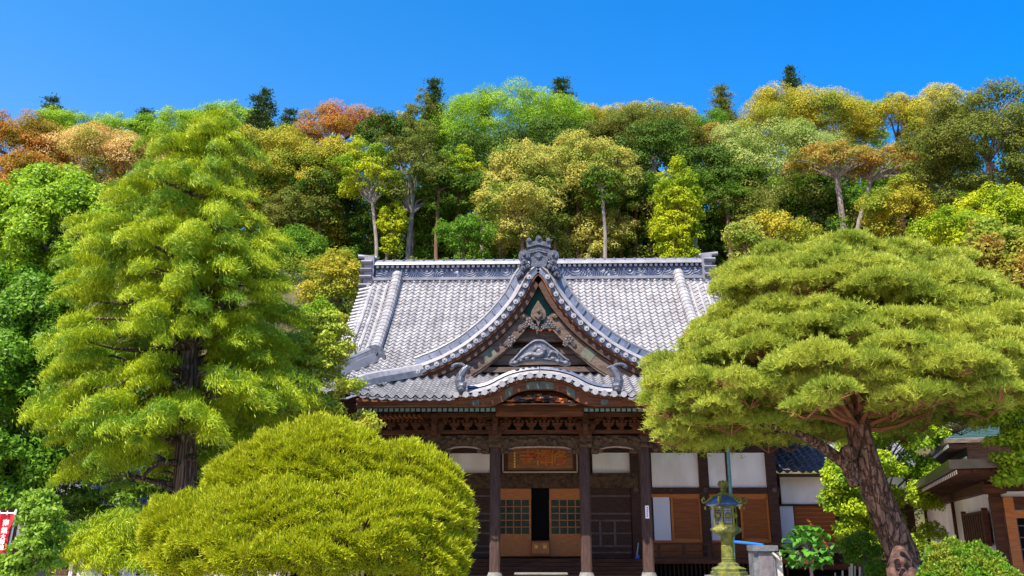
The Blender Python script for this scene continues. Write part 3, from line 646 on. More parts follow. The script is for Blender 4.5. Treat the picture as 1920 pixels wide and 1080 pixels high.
# dark panelled walls either side of the doorway
for a_, b_ in ((840, 924), (1103, 1184)):
    w_ = part_px('panelled_wall', [(a_, 915, b_, 1046)], BY+.02, .1, WOOD)
    part_px('wall_rail', [(a_, y-1.5, b_, y+1.5) for y in (930, 963, 976, 1000, 1024, 1036)]+[(a_+(b_-a_)*t-2, 976, a_+(b_-a_)*t+2, 1024) for t in (.28, .62)], BY-.03, .08, mat('worn_rail_wood', (.08, .055, .05), (.13, .09, .08), scale=6, rough=.7) if 'worn_rail_wood' not in bpy.data.materials else bpy.data.materials['worn_rail_wood'], w_)
# doorway and sliding doors
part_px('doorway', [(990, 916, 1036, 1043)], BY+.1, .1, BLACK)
def door(x0, x1, cols):
    d = part_px('sliding_door', [(x0, 916, x1, 937), (x0, 1001, x1, 1006), (x0, 1038, x1, 1043)], BY-.02, .07, DOORW)
    part_px('door_stile', [(x0, 937, x0+4, 1038), (x1-4, 937, x1, 1038)], BY-.03, .08, DOORW, d)
    part_px('door_glass', [(x0+4, 937, x1-4, 1001)], BY+.03, .02, GLASS, d)
    part_px('door_panel', [(x0+4, 1006, x1-4, 1038)], BY+.02, .03, DOORW, d)
    s = (x1-x0-8)/cols
    part_px('door_lattice', [(x0+4+s*i-.9, 937, x0+4+s*i+.9, 1001) for i in range(1, cols)]+[(x0+4, 937+12.8*i-.8, x1-4, 937+12.8*i+.8) for i in range(1, 5)]+[(x0+14, 1006, x0+17, 1038) if x0 < 1000 else (x1-20, 1006, x1-17, 1038)], BY-.01, .05, DOORW, d)
door(930, 996, 4); door(1030, 1098, 4)
# right hand bays: paper screens and slatted shutters
def bay(sx0, sx1, wx0, wx1, y0=932, y1=1013, Y=BY):
    s = part_px('paper_screen', [(sx0, y0, sx1, y1)], Y+.06, .03, SHOJI)
    part_px('screen_grid', [(sx0+(sx1-sx0)*i/4-.3, y0, sx0+(sx1-sx0)*i/4+.3, y1) for i in range(1, 4)]+[(sx0, y0+(y1-y0)*i/9-.3, sx1, y0+(y1-y0)*i/9+.3) for i in range(1, 9)], Y+.052, .01, mat('screen_grid_bar', (.60, .64, .72), rough=.8) if 'screen_grid_bar' not in bpy.data.materials else bpy.data.materials['screen_grid_bar'], s)  # thin grid bars, close in tone to the paper
    w = part_px('wooden_shutter', [(wx0, y0, wx1, y1)], Y+.04, .04, SHUT)
    part_px('shutter_frame', [(wx0, y0, wx0+4, y1), (wx1-4, y0, wx1, y1), (wx0+4, y0, wx1-4, y0+3), (wx0+4, y1-3, wx1-4, y1)], Y+.0, .06, DOORW, w)
    part_px('shutter_slat', [(wx0+4, y0+3+i*(y1-y0-6)/11-.9, wx1-4, y0+3+i*(y1-y0-6)/11+.9) for i in range(1, 11)], Y+.02, .04, SHUT, w)
bay(1226, 1257, 1259, 1316); bay(1333, 1368, 1389, 1443); bay(740, 770, 772, 818); bay(590, 640, 642, 720)
part_px('sill_board', [(1200, 926, 1460, 932), (1200, 1013, 1460, 1017), (560, 926, 825, 932), (560, 1013, 825, 1017)], BY-.01, .12, DOORW)
part_px('lower_boards', [(1200, 1017, 1460, 1052), (560, 1017, 825, 1052)], BY+.05, .08, SHUT)
# veranda floor, railing, steps
fl = W(1010, 1047, 33.6)[2]
m = MB(); m.box(bl-1, br+1, 32.9, BY+.3, fl-.16, fl); m.build('veranda', WOODR, hall)
def rail(x0, x1):
    r = part_px('railing', [(x0, 1018, x1, 1021.5), (x0, 1032.5, x1, 1035.5), (x0, 1044, x1, 1050)], 33.0, .08, WOOD)
    k = x0+14
    while k < x1-4: part_px('railing_post', [(k-3, 1019, k+3, 1050)], 33.02, .06, WOOD, r); k += 47
rail(1222, 1470); rail(560, 800)
m = MB()
for i in range(4): m.box(W(800, 1040, 31)[0], W(1230, 1040, 31)[0], 30.9+i*.5, 33.0, .1+i*(fl-.1)/5-.02, .1+(i+1)*(fl-.1)/5)
m.build('front_steps', WOODR, hall)
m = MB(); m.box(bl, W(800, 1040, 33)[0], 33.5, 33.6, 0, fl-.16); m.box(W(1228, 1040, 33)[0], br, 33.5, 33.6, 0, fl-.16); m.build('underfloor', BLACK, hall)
m = MB(); x = W(1232, 1040, 33)[0]
while x < br: m.box(x, x+.05, 33.4, 33.45, 0, fl-.17); x += .16
m.build('underfloor_lattice', WOOD, hall)
dp = MB(); dp.tube([W(1363, 815, 30.2), W(1370, 925, 30.2), W(1374, 990, 30.2), W(1376, 1085, 30.2)], .06, 10); dp.build('drainpipe', TEAL, hall)
# soffit rafters of the corner (fan)
m = MB()
for i in range(14):
    a = W(700+i*8, 800-i*.6, 31.5); b = W(668+i*9, 778, 28.6); m.sweep([a, b], [(-.05, .04), (-.05, -.04), (.03, -.04), (.03, .04)])
m.sides('corner_rafters', WOODO, hall)
# interior lamps' tiny glints are left to the glass

# ---- things standing at the hall
sb = empty('name_board', W(1013, 862, 33.3), 0, 'wide wooden name board with large red characters hanging over the doorway', 'signboard')
m = MB(); m.px(952, 836, 1074, 881, 33.35, .05); board = m.build('board', mat('name_board_wood', (.17, .07, .022), (.30, .13, .04), scale=3, rough=.6, stretch=(.5, 1, 5), bump=.2), sb)
m = MB(); m.px(944, 838, 952, 886, 33.28, .14); m.px(1074, 838, 1082, 886, 33.28, .14); m.px(952, 881, 1074, 886, 33.28, .14); m.px(952, 831, 1074, 836, 33.28, .14); m.build('frame', WOOD, sb)
m = MB(); m.px(942, 884, 1083, 886.5, 33.26, .03); m.px(942, 845, 944, 886, 33.26, .03); m.px(1081, 845, 1083, 886, 33.26, .03); m.build('frame_edge', mat('pale_frame_edge', (.42, .34, .24), rough=.6), sb)
for ch, cx in (('寺', 990), ('禪', 1018), ('修', 1046)):
    p = W(cx, 860, 33.33); text_obj('lettering', ch, .66, REDL, board, tuple(p), .012, sx=1.05)
m = MB()
for k in range(6): m.px(963.5, 848+k*5, 966.5, 851.5+k*5, 33.33, .02)
m.build('small_inscription', GOLD, board)
ob = empty('offering_box', (W(1013, 1040, 34)[0], 34.1, fl), 0, 'small orange wood offering box with two gold characters standing in the open doorway', 'offering box')
m = MB(); m.px(997, 1016, 1030, 1042, 34.05, .3); bx_ = m.build('box', DOORW, ob)
m = MB(); m.px(996, 1014, 1031, 1017, 34.02, .36); m.px(996, 1038, 1031, 1043, 34.02, .36); m.build('rim', SHUT, ob)
for ch, cx in (('浄', 1005), ('財', 1022)): text_obj('lettering', ch, .15, GOLD, bx_, tuple(W(cx, 1026, 34.035)), .006)
m = MB(); m.px(1210, 948, 1217, 972, 29.9, .012); nt_ = m.build('paper_notice', mat('notice_paper', (.82, .80, .80), rough=.8)); tag(nt_, 'narrow white paper notice pasted on the rightmost porch post', 'notice')
m = MB()
for k in range(5): m.px(1212.4, 950.5+k*4, 1214.8, 953+k*4, 29.89, .004)
m.build('printing', mat('notice_ink', (.10, .12, .35), (.5, .05, .08), scale=9, rough=.8), nt_)
br_ = empty('broom', W(1197, 1046, 33.4), 0, 'blue headed broom leaning on the wall post at the top of the steps', 'broom')
m = MB(); m.tube([W(1194, 1044, 33.3), W(1197, 1018, 33.6)], .02, 8); m.build('handle', mat('pale_handle', (.3, .5, .55), rough=.4), br_)
m = MB(); m.prism(PX([(1190, 1050), (1199, 1050), (1198, 1040), (1193, 1042)], 33.3), 33.28, 33.36); m.build('brush', mat('blue_plastic', (.02, .08, .45), rough=.4), br_)
sp = empty('wooden_platform', (W(1013, 1078, 30.3)[0], 29.6, 0), 0, 'low reddish wooden platform with a pale edge in front of the steps', 'platform')
m = MB(); m.px(966, 1077.3, 1063, 1110, 29.3, .9); m.build('body', WOODO, sp); m = MB(); m.px(964, 1075.8, 1065, 1077.3, 29.25, 1.0); m.build('edge', STONE, sp)
# ================================================================ LEAVES
def leaf_object(name, P, D, Wd, m, parent, shape='leaf'):
    """P base points, D length vectors, Wd width vectors -> one mesh of small blades"""
    n = len(P)
    if shape == 'leaf': V = np.stack([P, P+D*.45+Wd*.5, P+D, P+D*.45-Wd*.5], 1); k = 4
    elif shape == 'blade': V = np.stack([P-Wd*.3, P+Wd*.3, P+D], 1); k = 3
    else: V = np.stack([P-Wd*.5, P+Wd*.5, P+D+Wd*.35, P+D-Wd*.35], 1); k = 4
    V = V.reshape(-1, 3)
    if parent is not None: V = rotz(V-np.array(parent.location), -parent.rotation_euler.z)
    me = bpy.data.meshes.new(name); me.vertices.add(n*k); me.loops.add(n*k); me.polygons.add(n)
    me.vertices.foreach_set('co', V.astype(np.float32).ravel()); me.loops.foreach_set('vertex_index', np.arange(n*k, dtype=np.int32))
    me.polygons.foreach_set('loop_start', np.arange(0, n*k, k, dtype=np.int32)); me.update(calc_edges=True)
    me.materials.append(m); o = bpy.data.objects.new(name, me); C.objects.link(o); o.parent = parent; return o
def unit(v): return v/(np.linalg.norm(v, axis=-1, keepdims=True)+1e-9)
def rdir(n): return unit(rng.normal(size=(n, 3)))
def broad(Cn, R, per, size, zmin=-.35, flat=1., jitter=.55, fill=.25):
    """leaf blades on puffs: centres Cn, radii R, `per` leaves for a puff of mean radius"""
    Ps, Ns = [], []; rm = np.mean(R)
    for c, r in zip(Cn, R):
        n = max(20, int(per*(r/rm)**2)); u = rdir(int(n*1.6)); u = u[u[:, 2] > zmin][:n]
        rad = r*np.where(rng.random(len(u)) < fill, rng.uniform(.3, .8, len(u)), rng.uniform(.82, 1.08, len(u)))
        bump_ = 1+.16*np.sin(u[:, 0]*9+c[0]*3)*np.sin(u[:, 1]*8+c[1]*2)*np.sin(u[:, 2]*9+c[2])
        Ps.append(c+u*(rad*bump_)[:, None]*np.array([1, 1, flat])); Ns.append(u)
    P = np.concatenate(Ps); N = unit(np.concatenate(Ns)+rng.normal(size=P.shape)*jitter+np.array([0, 0, .25]))
    t = unit(np.cross(N, rdir(len(P)))); L = size*rng.uniform(.7, 1.35, len(P))[:, None]
    return P, t*L, np.cross(N, t)*L*.55
def limbs(mb, a, ends, r0, r1, wob=.08, n=6):
    for e in ends:
        a_ = np.asarray(a(e) if callable(a) else a, float); e = np.asarray(e, float); L = np.linalg.norm(e-a_)
        pts = [a_*(1-t)+e*t+np.array([0, 0, L*.10*math.sin(math.pi*t)])+rng.normal(size=3)*wob*L*(0 < t < 1) for t in np.linspace(0, 1, 5)]
        mb.tube(smooth2(dense(pts, 8), 1), np.linspace(r0, r1, 8), n)

# ================================================================ TREES ON THE HILL
LM = {}
def LMat(key):
    if key in LM: return LM[key]
    t = dict(
        rust=((.34, .13, .02), (.56, .25, .045), (.24, .19, .02)), orange=((.50, .22, .045), (.40, .26, .05), (.20, .22, .03)),
        tan=((.52, .34, .10), (.72, .50, .18), (.34, .32, .05)), gold=((.30, .28, .02), (.50, .42, .04), (.17, .24, .02)),
        beige=((.34, .32, .05), (.52, .47, .095), (.18, .26, .03)), lime=((.22, .38, .015), (.38, .56, .035), (.14, .30, .015)),
        pale=((.32, .40, .08), (.44, .50, .15), (.22, .33, .05)), yg=((.27, .34, .010), (.50, .54, .018), (.14, .25, .010)),
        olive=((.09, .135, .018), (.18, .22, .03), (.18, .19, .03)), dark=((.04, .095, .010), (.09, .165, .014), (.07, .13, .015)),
        mid=((.07, .18, .012), (.14, .30, .02), (.16, .26, .02)), fir=((.022, .06, .016), (.055, .105, .02), (.06, .10, .02)),
        ygd=((.11, .18, .012), (.22, .28, .02), (.06, .13, .012)),
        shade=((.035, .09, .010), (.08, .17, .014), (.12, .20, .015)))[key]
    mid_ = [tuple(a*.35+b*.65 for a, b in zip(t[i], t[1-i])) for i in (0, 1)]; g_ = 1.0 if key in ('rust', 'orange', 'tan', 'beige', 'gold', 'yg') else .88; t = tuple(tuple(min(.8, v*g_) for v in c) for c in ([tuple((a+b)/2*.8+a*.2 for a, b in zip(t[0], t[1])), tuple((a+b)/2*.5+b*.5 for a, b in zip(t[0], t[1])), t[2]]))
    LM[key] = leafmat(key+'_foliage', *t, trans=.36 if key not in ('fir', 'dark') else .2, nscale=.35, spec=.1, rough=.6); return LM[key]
def hill_tree(label, cx, top, w, bot, Y, key, style='puff', trunk=BARK4, name='broadleaf_tree', dens=1., tx=None, open_=False, lean=0):
    c = W(cx, (top+bot)/2, Y); s = mpp(c); rx = w/2*s; rz = (bot-top)/2*s*1.02; ry = min(rx, rz*1.3)*.8
    tX = c[0] if tx is None else W(tx, 470, Y)[0]
    rx *= 1.22 if style in ('puff', 'mass', 'fluff') else 1.08; rz *= 1.08;  root = empty(name, (tX, Y, float(terrain(tX, Y))), 0, label, 'tree', 'trees on the wooded hill behind the hall')
    if style == 'fir':
        P, D, Wd = [], [], []; ends = []; n_t = max(6, int(rz*2/.75))
        for i in range(n_t):
            t = (i+.3)/n_t; z = c[2]+rz-2*rz*t; R = rx*(.16+.84*t**.8)*rng.uniform(.75, 1.1); k = 5+int(4*t)
            for j in range(k):
                a = 2*math.pi*(j+rng.random())/k; L = R*rng.uniform(.6, 1.08); e = np.array([c[0]+math.cos(a)*L, Y+math.sin(a)*L*.8, z-.08*L+rng.uniform(-.25, .25)]); ends.append((np.array([c[0], Y, z-.1]), e))
                n = int(90*L*dens/.9)+30; q = np.sqrt(rng.random(n)); base = np.array([c[0], Y, z])+(e-np.array([c[0], Y, z]))*q[:, None]
                base = base+rng.normal(size=(n, 3))*np.array([.22, .22, .10])*(.5+q[:, None]); d = unit(rdir(n)+np.array([math.cos(a), math.sin(a), .35])*1.1)*rng.uniform(.18, .38, n)[:, None]
                P.append(base); D.append(d); Wd.append(unit(np.cross(d, rdir(n)))*.11)
        leaf_object('crown', np.concatenate(P), np.concatenate(D), np.concatenate(Wd), LMat(key), root)
        m = MB(); m.tube([(c[0], Y, root.location.z-.5), (c[0], Y, c[2]), (c[0], Y, c[2]+rz*.95)], [.32, .22, .04], 8)
        for a, e in ends[::2]: m.tube([a, e], [.05, .02], 4, cap=False)
        m.build('trunk', trunk, root); return root
    # puffs over an ellipsoid, the crown's sides and front as well as its top
    pr_ = rx*{'puff': .23, 'fluff': .18, 'mass': .25, 'wide': .20}[style]; pr_ = min(pr_, rz*.5, 1.4)
    n = int(max(12, 4.2*rx*rz/pr_**2*(1.15 if not open_ else .6))); n = min(n, 150)
    u = rdir(n*3); u = u[(u[:, 2] > -.75) & (u[:, 1] < .75)][:n]
    rad = np.where(rng.random(len(u)) < .2, .5, rng.uniform(.80, 1.0, len(u))) if not open_ else rng.uniform(.5, .95, len(u))
    z = u[:, 2].copy(); ph_ = rng.random()*6; rad = rad*(1+.16*np.sin(u[:, 0]*4+ph_)*np.sin(u[:, 1]*3+ph_*2)+.10*np.sin(u[:, 2]*7+u[:, 0]*5+ph_))
    Cn = np.stack([c[0]+u[:, 0]*rx*rad+lean*z*rz, Y+u[:, 1]*ry*rad, c[2]+z*(rz-pr_*.75)*rad*np.where(z > 0, 1, .9)], 1)
    if not open_:                                 # lower boughs reaching down the trunk
        k2 = int(len(Cn)*.4); a2 = rng.random(k2)*2*math.pi; q2 = rng.uniform(.15, .8, k2)
        Cn = np.concatenate([Cn, np.stack([c[0]+np.cos(a2)*q2*rx, Y+np.sin(a2)*q2*ry, c[2]-rz*rng.uniform(.7, 1.55, k2)], 1)])
    R = pr_*rng.uniform(.6, 1.35, len(Cn)); Cn[:, 2] -= R*.3
    lsz = .17 if key in ('fir', 'dark', 'shade') else .15
    area = pr_**2*9; per = min(1100, area/lsz**2*1.15*dens)
    P, D, Wd = broad(Cn, R, per, lsz, jitter=.40, zmin=-.3 if not open_ else -.2, flat=.85 if not open_ else .62)
    leaf_object('crown', P, D, Wd, LMat(key), root)
    m = MB(); rt_ = max(.16, min(.42, rx*.07)); z0 = root.location.z-.5; fork = np.array([(tX+c[0])/2, Y, c[2]-rz*(.75 if open_ else .5)])
    if fork[2] < z0+1.5: fork[2] = z0+1.5
    P_ = [np.array([tX, Y, z0]), np.array([tX+rng.normal()*.2, Y+.1, (z0+fork[2])/2]), fork]
    m.tube(smooth2(dense(P_, 9), 1), np.linspace(rt_, rt_*.75, 9), 8)
    ii = rng.permutation(len(Cn))[:(16 if open_ else 8)]
    limbs(m, fork, [Cn[i]-np.array([0, 0, R[i]*.3]) for i in ii], rt_*.5, rt_*.16, .07, 5)
    m.build('trunk', trunk, root); return root
HT = [
 ('rust red crowned tree at the left edge of the wooded ridge', 38, 208, 165, 335, 66, 'rust', 'puff', {}),
 ('small rust coloured rounded tree below the larger rust red one at the left edge', 52, 280, 100, 345, 60, 'rust', 'puff', {}),
 ('dark conifer tip poking above the lime trees near the left edge of the skyline', 92, 183, 74, 270, 88, 'fir', 'fir', {}),
 ('bright lime tree behind the rust red tree at the upper left', 118, 204, 130, 300, 78, 'lime', 'fluff', {}),
 ('peach blossom coloured tree left of the tall weeping cypress', 175, 234, 170, 335, 65, 'tan', 'puff', {}),
 ('peach tan tree half hidden by the top of the weeping cypress', 262, 240, 120, 340, 67, 'tan', 'puff', {}),
 ('small brown topped tree between the two peach trees', 176, 230, 60, 290, 70, 'rust', 'puff', {}),
 ('pale lime tree on the skyline above the peach trees', 238, 210, 110, 280, 80, 'lime', 'fluff', {}),
 ('tiny dark conifer top between lime trees on the left skyline', 272, 205, 52, 270, 90, 'fir', 'fir', {}),
 ('lime tree on the skyline just left of the weeping cypress top', 345, 200, 110, 300, 82, 'lime', 'fluff', {}),
 ('feathery lime tree on the skyline just right of the weeping cypress top', 425, 186, 120, 300, 82, 'lime', 'fluff', {}),
 ('dark irregular conifer on the skyline right of the weeping cypress top', 490, 168, 92, 300, 80, 'fir', 'fir', {}),
 ('low dark conifer shoulder left of the orange brown dome', 540, 208, 70, 300, 78, 'fir', 'fir', {}),
 ('big khaki crowned tree right of the weeping cypress top', 520, 236, 170, 380, 62, 'gold', 'puff', dict(open_=False, tx=545, trunk=BARK3)),
 ('khaki tree between the big khaki crown and the yellow green sprays', 592, 254, 120, 400, 61, 'gold', 'puff', dict(tx=600)),
 ('orange brown domed tree on the skyline left of centre', 636, 194, 150, 290, 76, 'rust', 'puff', {}),
 ('dark green rounded tree right of the orange brown dome', 716, 208, 90, 300, 72, 'dark', 'puff', {}),
 ('yellow tree top peeping behind the dark green rounded tree', 755, 210, 50, 280, 80, 'gold', 'puff', {}),
 ('bright yellow green spreading tree with layered sprays above the left end of the ridge', 690, 252, 110, 400, 58, 'yg', 'wide', dict(open_=True, trunk=BARK3, tx=706)),
 ('tall dark conifer rising above the skyline left of the lime dome', 812, 150, 84, 300, 80, 'fir', 'fir', {}),
 ('olive conifer leaning on the tall dark one on the skyline', 790, 172, 56, 300, 76, 'olive', 'fluff', {}),
 ('dark olive tree with bare forked limbs above the left half of the roof', 775, 232, 150, 420, 59, 'olive', 'wide', dict(open_=True, trunk=BARK3)),
 ('yellow green tree between the dark olive tree and the beige crowns', 858, 262, 90, 380, 60, 'yg', 'wide', dict(open_=True)),
 ('wide bright lime dome crowning the centre of the hill', 955, 160, 250, 330, 80, 'lime', 'fluff', {}),
 ('lime shoulder tree descending right from the central lime dome', 1075, 190, 110, 300, 82, 'lime', 'fluff', {}),
 ('dark conifer top standing above the right side of the lime dome', 1052, 149, 88, 270, 86, 'fir', 'fir', {}),
 ('small dark conifer bump on the left slope of the lime dome', 908, 172, 26, 240, 88, 'fir', 'fir', {}),
 ('dark green tree in the middle, below the lime dome', 915, 226, 130, 360, 70, 'dark', 'mass', {}),
 ('dark green tree below the right part of the lime dome', 1040, 212, 160, 360, 71, 'dark', 'mass', {}),
 ('lower beige crowned tree above the gable crest', 975, 262, 110, 420, 59, 'beige', 'puff', dict(tx=940)),
 ('small beige tree spreading low over the ridge left of the gable crest', 965, 340, 110, 425, 57, 'beige', 'puff', dict(tx=985)),
 ('tall beige and olive tree right of the gable crest', 1085, 238, 130, 430, 62, 'beige', 'puff', dict(tx=1085)),
 ('beige olive tree at the right flank of the tall beige one', 1148, 270, 90, 420, 61, 'beige', 'puff', dict(tx=1130)),
 ('dark olive dome tree above the right half of the roof', 1205, 192, 160, 330, 70, 'olive', 'mass', {}),
 ('yellow topped trees line on the skyline above the dark olive dome', 1190, 188, 180, 250, 80, 'gold', 'puff', {}),
 ('dark green column shaped tree with a straight bare trunk right of centre', 1235, 215, 110, 345, 64, 'dark', 'mass', dict(tx=1222, trunk=BARK3)),
 ('mid green tree behind the small orange crown on the right', 1325, 208, 130, 330, 78, 'mid', 'fluff', {}),
 ('grey green pine top on the skyline above the right end of the ridge', 1357, 162, 82, 270, 86, 'olive', 'fir', {}),
 ('small orange crowned tree in the gap above the right end of the ridge', 1332, 232, 68, 285, 70, 'orange', 'puff', {}),
 ('deep green tree under the small orange crown', 1340, 268, 100, 420, 62, 'dark', 'mass', dict(tx=1333)),
 ('yellow green narrow tree above the right part of the roof', 1272, 300, 72, 440, 58, 'yg', 'puff', dict(tx=1262)),
 ('big golden olive dome on the skyline right of centre', 1500, 160, 200, 320, 78, 'gold', 'puff', {}),
 ('dark spiky conifer tip above the big golden dome', 1486, 124, 46, 230, 84, 'fir', 'fir', {}),
 ('tiny dark conifer branch tip left of the spiky one', 1442, 168, 30, 240, 84, 'fir', 'fir', {}),
 ('lime tree in the skyline gap between two golden crowns', 1618, 176, 66, 300, 82, 'lime', 'fluff', {}),
 ('golden yellow crowned tree right of the lime gap', 1678, 170, 100, 290, 76, 'gold', 'puff', {}),
 ('tan crowned tree on the skyline beside the dark olive giant', 1752, 157, 100, 260, 80, 'beige', 'puff', {}),
 ('large pale lime tree below the big golden dome', 1450, 218, 200, 380, 66, 'pale', 'puff', dict(tx=1440)),
 ('orange topped tree with bare grey limbs above the umbrella pine', 1560, 250, 170, 345, 60, 'orange', 'wide', dict(open_=True, trunk=BARK3, tx=1590)),
 ('orange topped tree right of its twin above the umbrella pine', 1665, 262, 130, 350, 60, 'orange', 'wide', dict(open_=True, trunk=BARK3, tx=1612)),
 ('golden green bushy tree below the right orange crown', 1690, 332, 110, 440, 57, 'gold', 'puff', {}),
 ('olive sprayed tree at the left shoulder of the umbrella pine', 1450, 395, 140, 480, 52, 'gold', 'wide', {}),
 ('huge dark olive tree with pale leaning limbs filling the right edge', 1855, 158, 210, 350, 54, 'olive', 'wide', dict(open_=False, trunk=BARK3, tx=1872, dens=1.1)),
 ('dark olive tree left of the huge one on the right', 1765, 220, 120, 400, 57, 'olive', 'wide', dict(tx=1800, trunk=BARK3)),
 ('yellow green leafy tree behind the right shoulder of the umbrella pine', 1790, 380, 120, 490, 48, 'yg', 'puff', {}),
 ('bright green tree under the olive limbs left of the beige crowns', 872, 400, 90, 470, 55, 'mid', 'puff', {}),
 ('mustard yellow small tree at the left end of the roof ridge', 628, 462, 110, 590, 44, 'gold', 'wide', dict(trunk=BARK4, tx=650)),
 ('small bright green tree at the foot of the mustard one', 598, 560, 62, 640, 42, 'lime', 'puff', {}),
 ('leafy green tree in the shade of the hill left of the roof', 560, 420, 90, 540, 56, 'mid', 'puff', {}),
]
for lab, cx, top, w, bot, Y, key, st, kw in HT:
    nm = 'conifer_tree' if st == 'fir' else 'broadleaf_tree'
    hill_tree(lab, cx, top, w, bot, Y, key, st, name=nm, **kw)
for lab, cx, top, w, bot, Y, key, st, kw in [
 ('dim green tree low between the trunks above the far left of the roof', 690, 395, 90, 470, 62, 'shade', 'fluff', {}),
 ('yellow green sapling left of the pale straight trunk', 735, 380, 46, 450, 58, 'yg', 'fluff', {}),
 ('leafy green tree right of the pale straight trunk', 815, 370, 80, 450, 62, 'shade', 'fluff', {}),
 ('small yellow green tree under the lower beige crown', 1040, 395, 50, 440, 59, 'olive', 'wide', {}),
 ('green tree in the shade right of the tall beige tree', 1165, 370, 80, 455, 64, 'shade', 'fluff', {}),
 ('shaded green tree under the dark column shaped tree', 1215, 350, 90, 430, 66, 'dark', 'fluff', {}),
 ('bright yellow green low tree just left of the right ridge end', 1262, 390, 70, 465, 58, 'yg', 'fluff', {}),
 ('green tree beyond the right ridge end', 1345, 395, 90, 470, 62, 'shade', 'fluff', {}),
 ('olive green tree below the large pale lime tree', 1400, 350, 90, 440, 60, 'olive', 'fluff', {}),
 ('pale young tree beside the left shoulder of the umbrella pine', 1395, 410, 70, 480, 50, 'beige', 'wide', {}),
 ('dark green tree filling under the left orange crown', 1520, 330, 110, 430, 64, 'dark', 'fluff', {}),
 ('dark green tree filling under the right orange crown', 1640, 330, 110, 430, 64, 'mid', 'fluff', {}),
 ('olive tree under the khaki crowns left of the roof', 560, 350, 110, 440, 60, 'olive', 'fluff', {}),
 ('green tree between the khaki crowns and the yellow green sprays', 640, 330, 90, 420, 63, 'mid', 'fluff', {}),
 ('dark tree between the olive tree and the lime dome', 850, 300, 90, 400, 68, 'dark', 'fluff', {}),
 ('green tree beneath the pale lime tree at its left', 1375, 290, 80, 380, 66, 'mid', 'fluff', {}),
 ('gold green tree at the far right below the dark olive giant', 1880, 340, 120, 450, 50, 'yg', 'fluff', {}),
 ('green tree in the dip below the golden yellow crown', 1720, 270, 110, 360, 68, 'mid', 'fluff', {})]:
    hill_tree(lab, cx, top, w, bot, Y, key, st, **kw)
# tall straight cedars whose trunks stand behind the ridge
CED = [(470, 330, 'at the far left of the dark trunks beside the weeping cypress'), (525, 320, 'behind the forked khaki tree left of the roof'), (600, 330, 'left of the mustard yellow small tree'), (652, 335, 'directly behind the mustard yellow small tree'),
       (708, 330, 'with a pale leaning trunk at the left end of the ridge'), (776, 345, 'with a pale straight trunk above the left half of the ridge'), (824, 330, 'between the pale straight trunk and the bright green tree'), (905, 335, 'just left of the small beige tree'), (745, 350, 'thin one left of the pale straight trunk'), (862, 345, 'left of the bright green tree under the olive limbs'), (1062, 345, 'right of the gable crest by the thickness of two trunks'), (1105, 350, 'under the middle of the tall beige crown'), (1160, 345, 'behind the right flank of the beige crowns'), (1248, 345, 'above the inner side of the right descending ridge'), (1360, 345, 'slim one beyond the right ridge end'), (560, 340, 'between the weeping cypress and the forked khaki tree'),
       (1025, 330, 'right behind the gable crest'), (1128, 330, 'right of the tall beige tree'), (1192, 330, 'left one of the pair above the right descending ridge'), (1300, 335, 'near the right end of the ridge'),
       (1395, 330, 'just beyond the right ridge end'), (1520, 330, 'behind the bare limbs of the left orange crown'), (1700, 330, 'behind the golden green bushy tree')]
for i, (cx, top, w_) in enumerate(CED):
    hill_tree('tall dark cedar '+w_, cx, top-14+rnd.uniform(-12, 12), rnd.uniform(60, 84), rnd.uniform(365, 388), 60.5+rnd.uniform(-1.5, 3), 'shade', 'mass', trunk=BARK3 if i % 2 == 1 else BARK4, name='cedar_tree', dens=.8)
# undergrowth reading as one mass
def undergrowth(name, n, xr_, yr, zr_, key, label, size=.3, puff=(.5, 1.1), hole=None):
    Cn = []
    while len(Cn) < n:
        x = rng.uniform(*xr_); y = rng.uniform(*yr); h = rng.uniform(*zr_)*(rng.random()**.7); p = np.array([x, y, float(terrain(x, y))+h])
        if hole and hole(p): continue
        Cn.append(p)
    R = rng.uniform(*puff, n); P, D, Wd = broad(np.array(Cn), R, 220, size, zmin=-.3)
    o = leaf_object(name, P, D, Wd, LMat(key), None); tag(o, label, 'undergrowth', kind='stuff'); return o
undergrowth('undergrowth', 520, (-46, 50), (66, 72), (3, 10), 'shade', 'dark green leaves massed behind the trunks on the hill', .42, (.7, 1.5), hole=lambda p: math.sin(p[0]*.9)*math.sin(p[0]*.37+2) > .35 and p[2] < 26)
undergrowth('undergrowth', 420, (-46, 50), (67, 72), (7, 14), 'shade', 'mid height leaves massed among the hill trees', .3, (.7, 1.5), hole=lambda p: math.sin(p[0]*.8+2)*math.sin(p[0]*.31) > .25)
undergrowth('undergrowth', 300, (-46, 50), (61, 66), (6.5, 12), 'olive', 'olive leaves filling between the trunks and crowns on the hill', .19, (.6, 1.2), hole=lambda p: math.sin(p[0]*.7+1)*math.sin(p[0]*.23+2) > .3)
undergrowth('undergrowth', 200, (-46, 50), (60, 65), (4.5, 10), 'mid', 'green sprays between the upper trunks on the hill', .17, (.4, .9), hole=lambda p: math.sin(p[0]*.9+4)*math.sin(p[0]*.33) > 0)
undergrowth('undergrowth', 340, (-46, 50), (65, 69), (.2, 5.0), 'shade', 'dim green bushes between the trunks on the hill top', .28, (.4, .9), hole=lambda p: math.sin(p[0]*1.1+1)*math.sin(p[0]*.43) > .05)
undergrowth('undergrowth', 1700, (-46, 50), (40.5, 54.5), (0, .8), 'ygd', 'yellow green shrubs covering the slope behind the hall', .17, (.45, .9))
undergrowth('undergrowth', 900, (-62, 64), (73, 86), (7, 20), 'dark', 'dark crowns of the far wood filling between the hill trees', .42, (1.2, 2.2), hole=lambda p: proj(p)[1] < 262+18*math.sin(p[0]*.35))

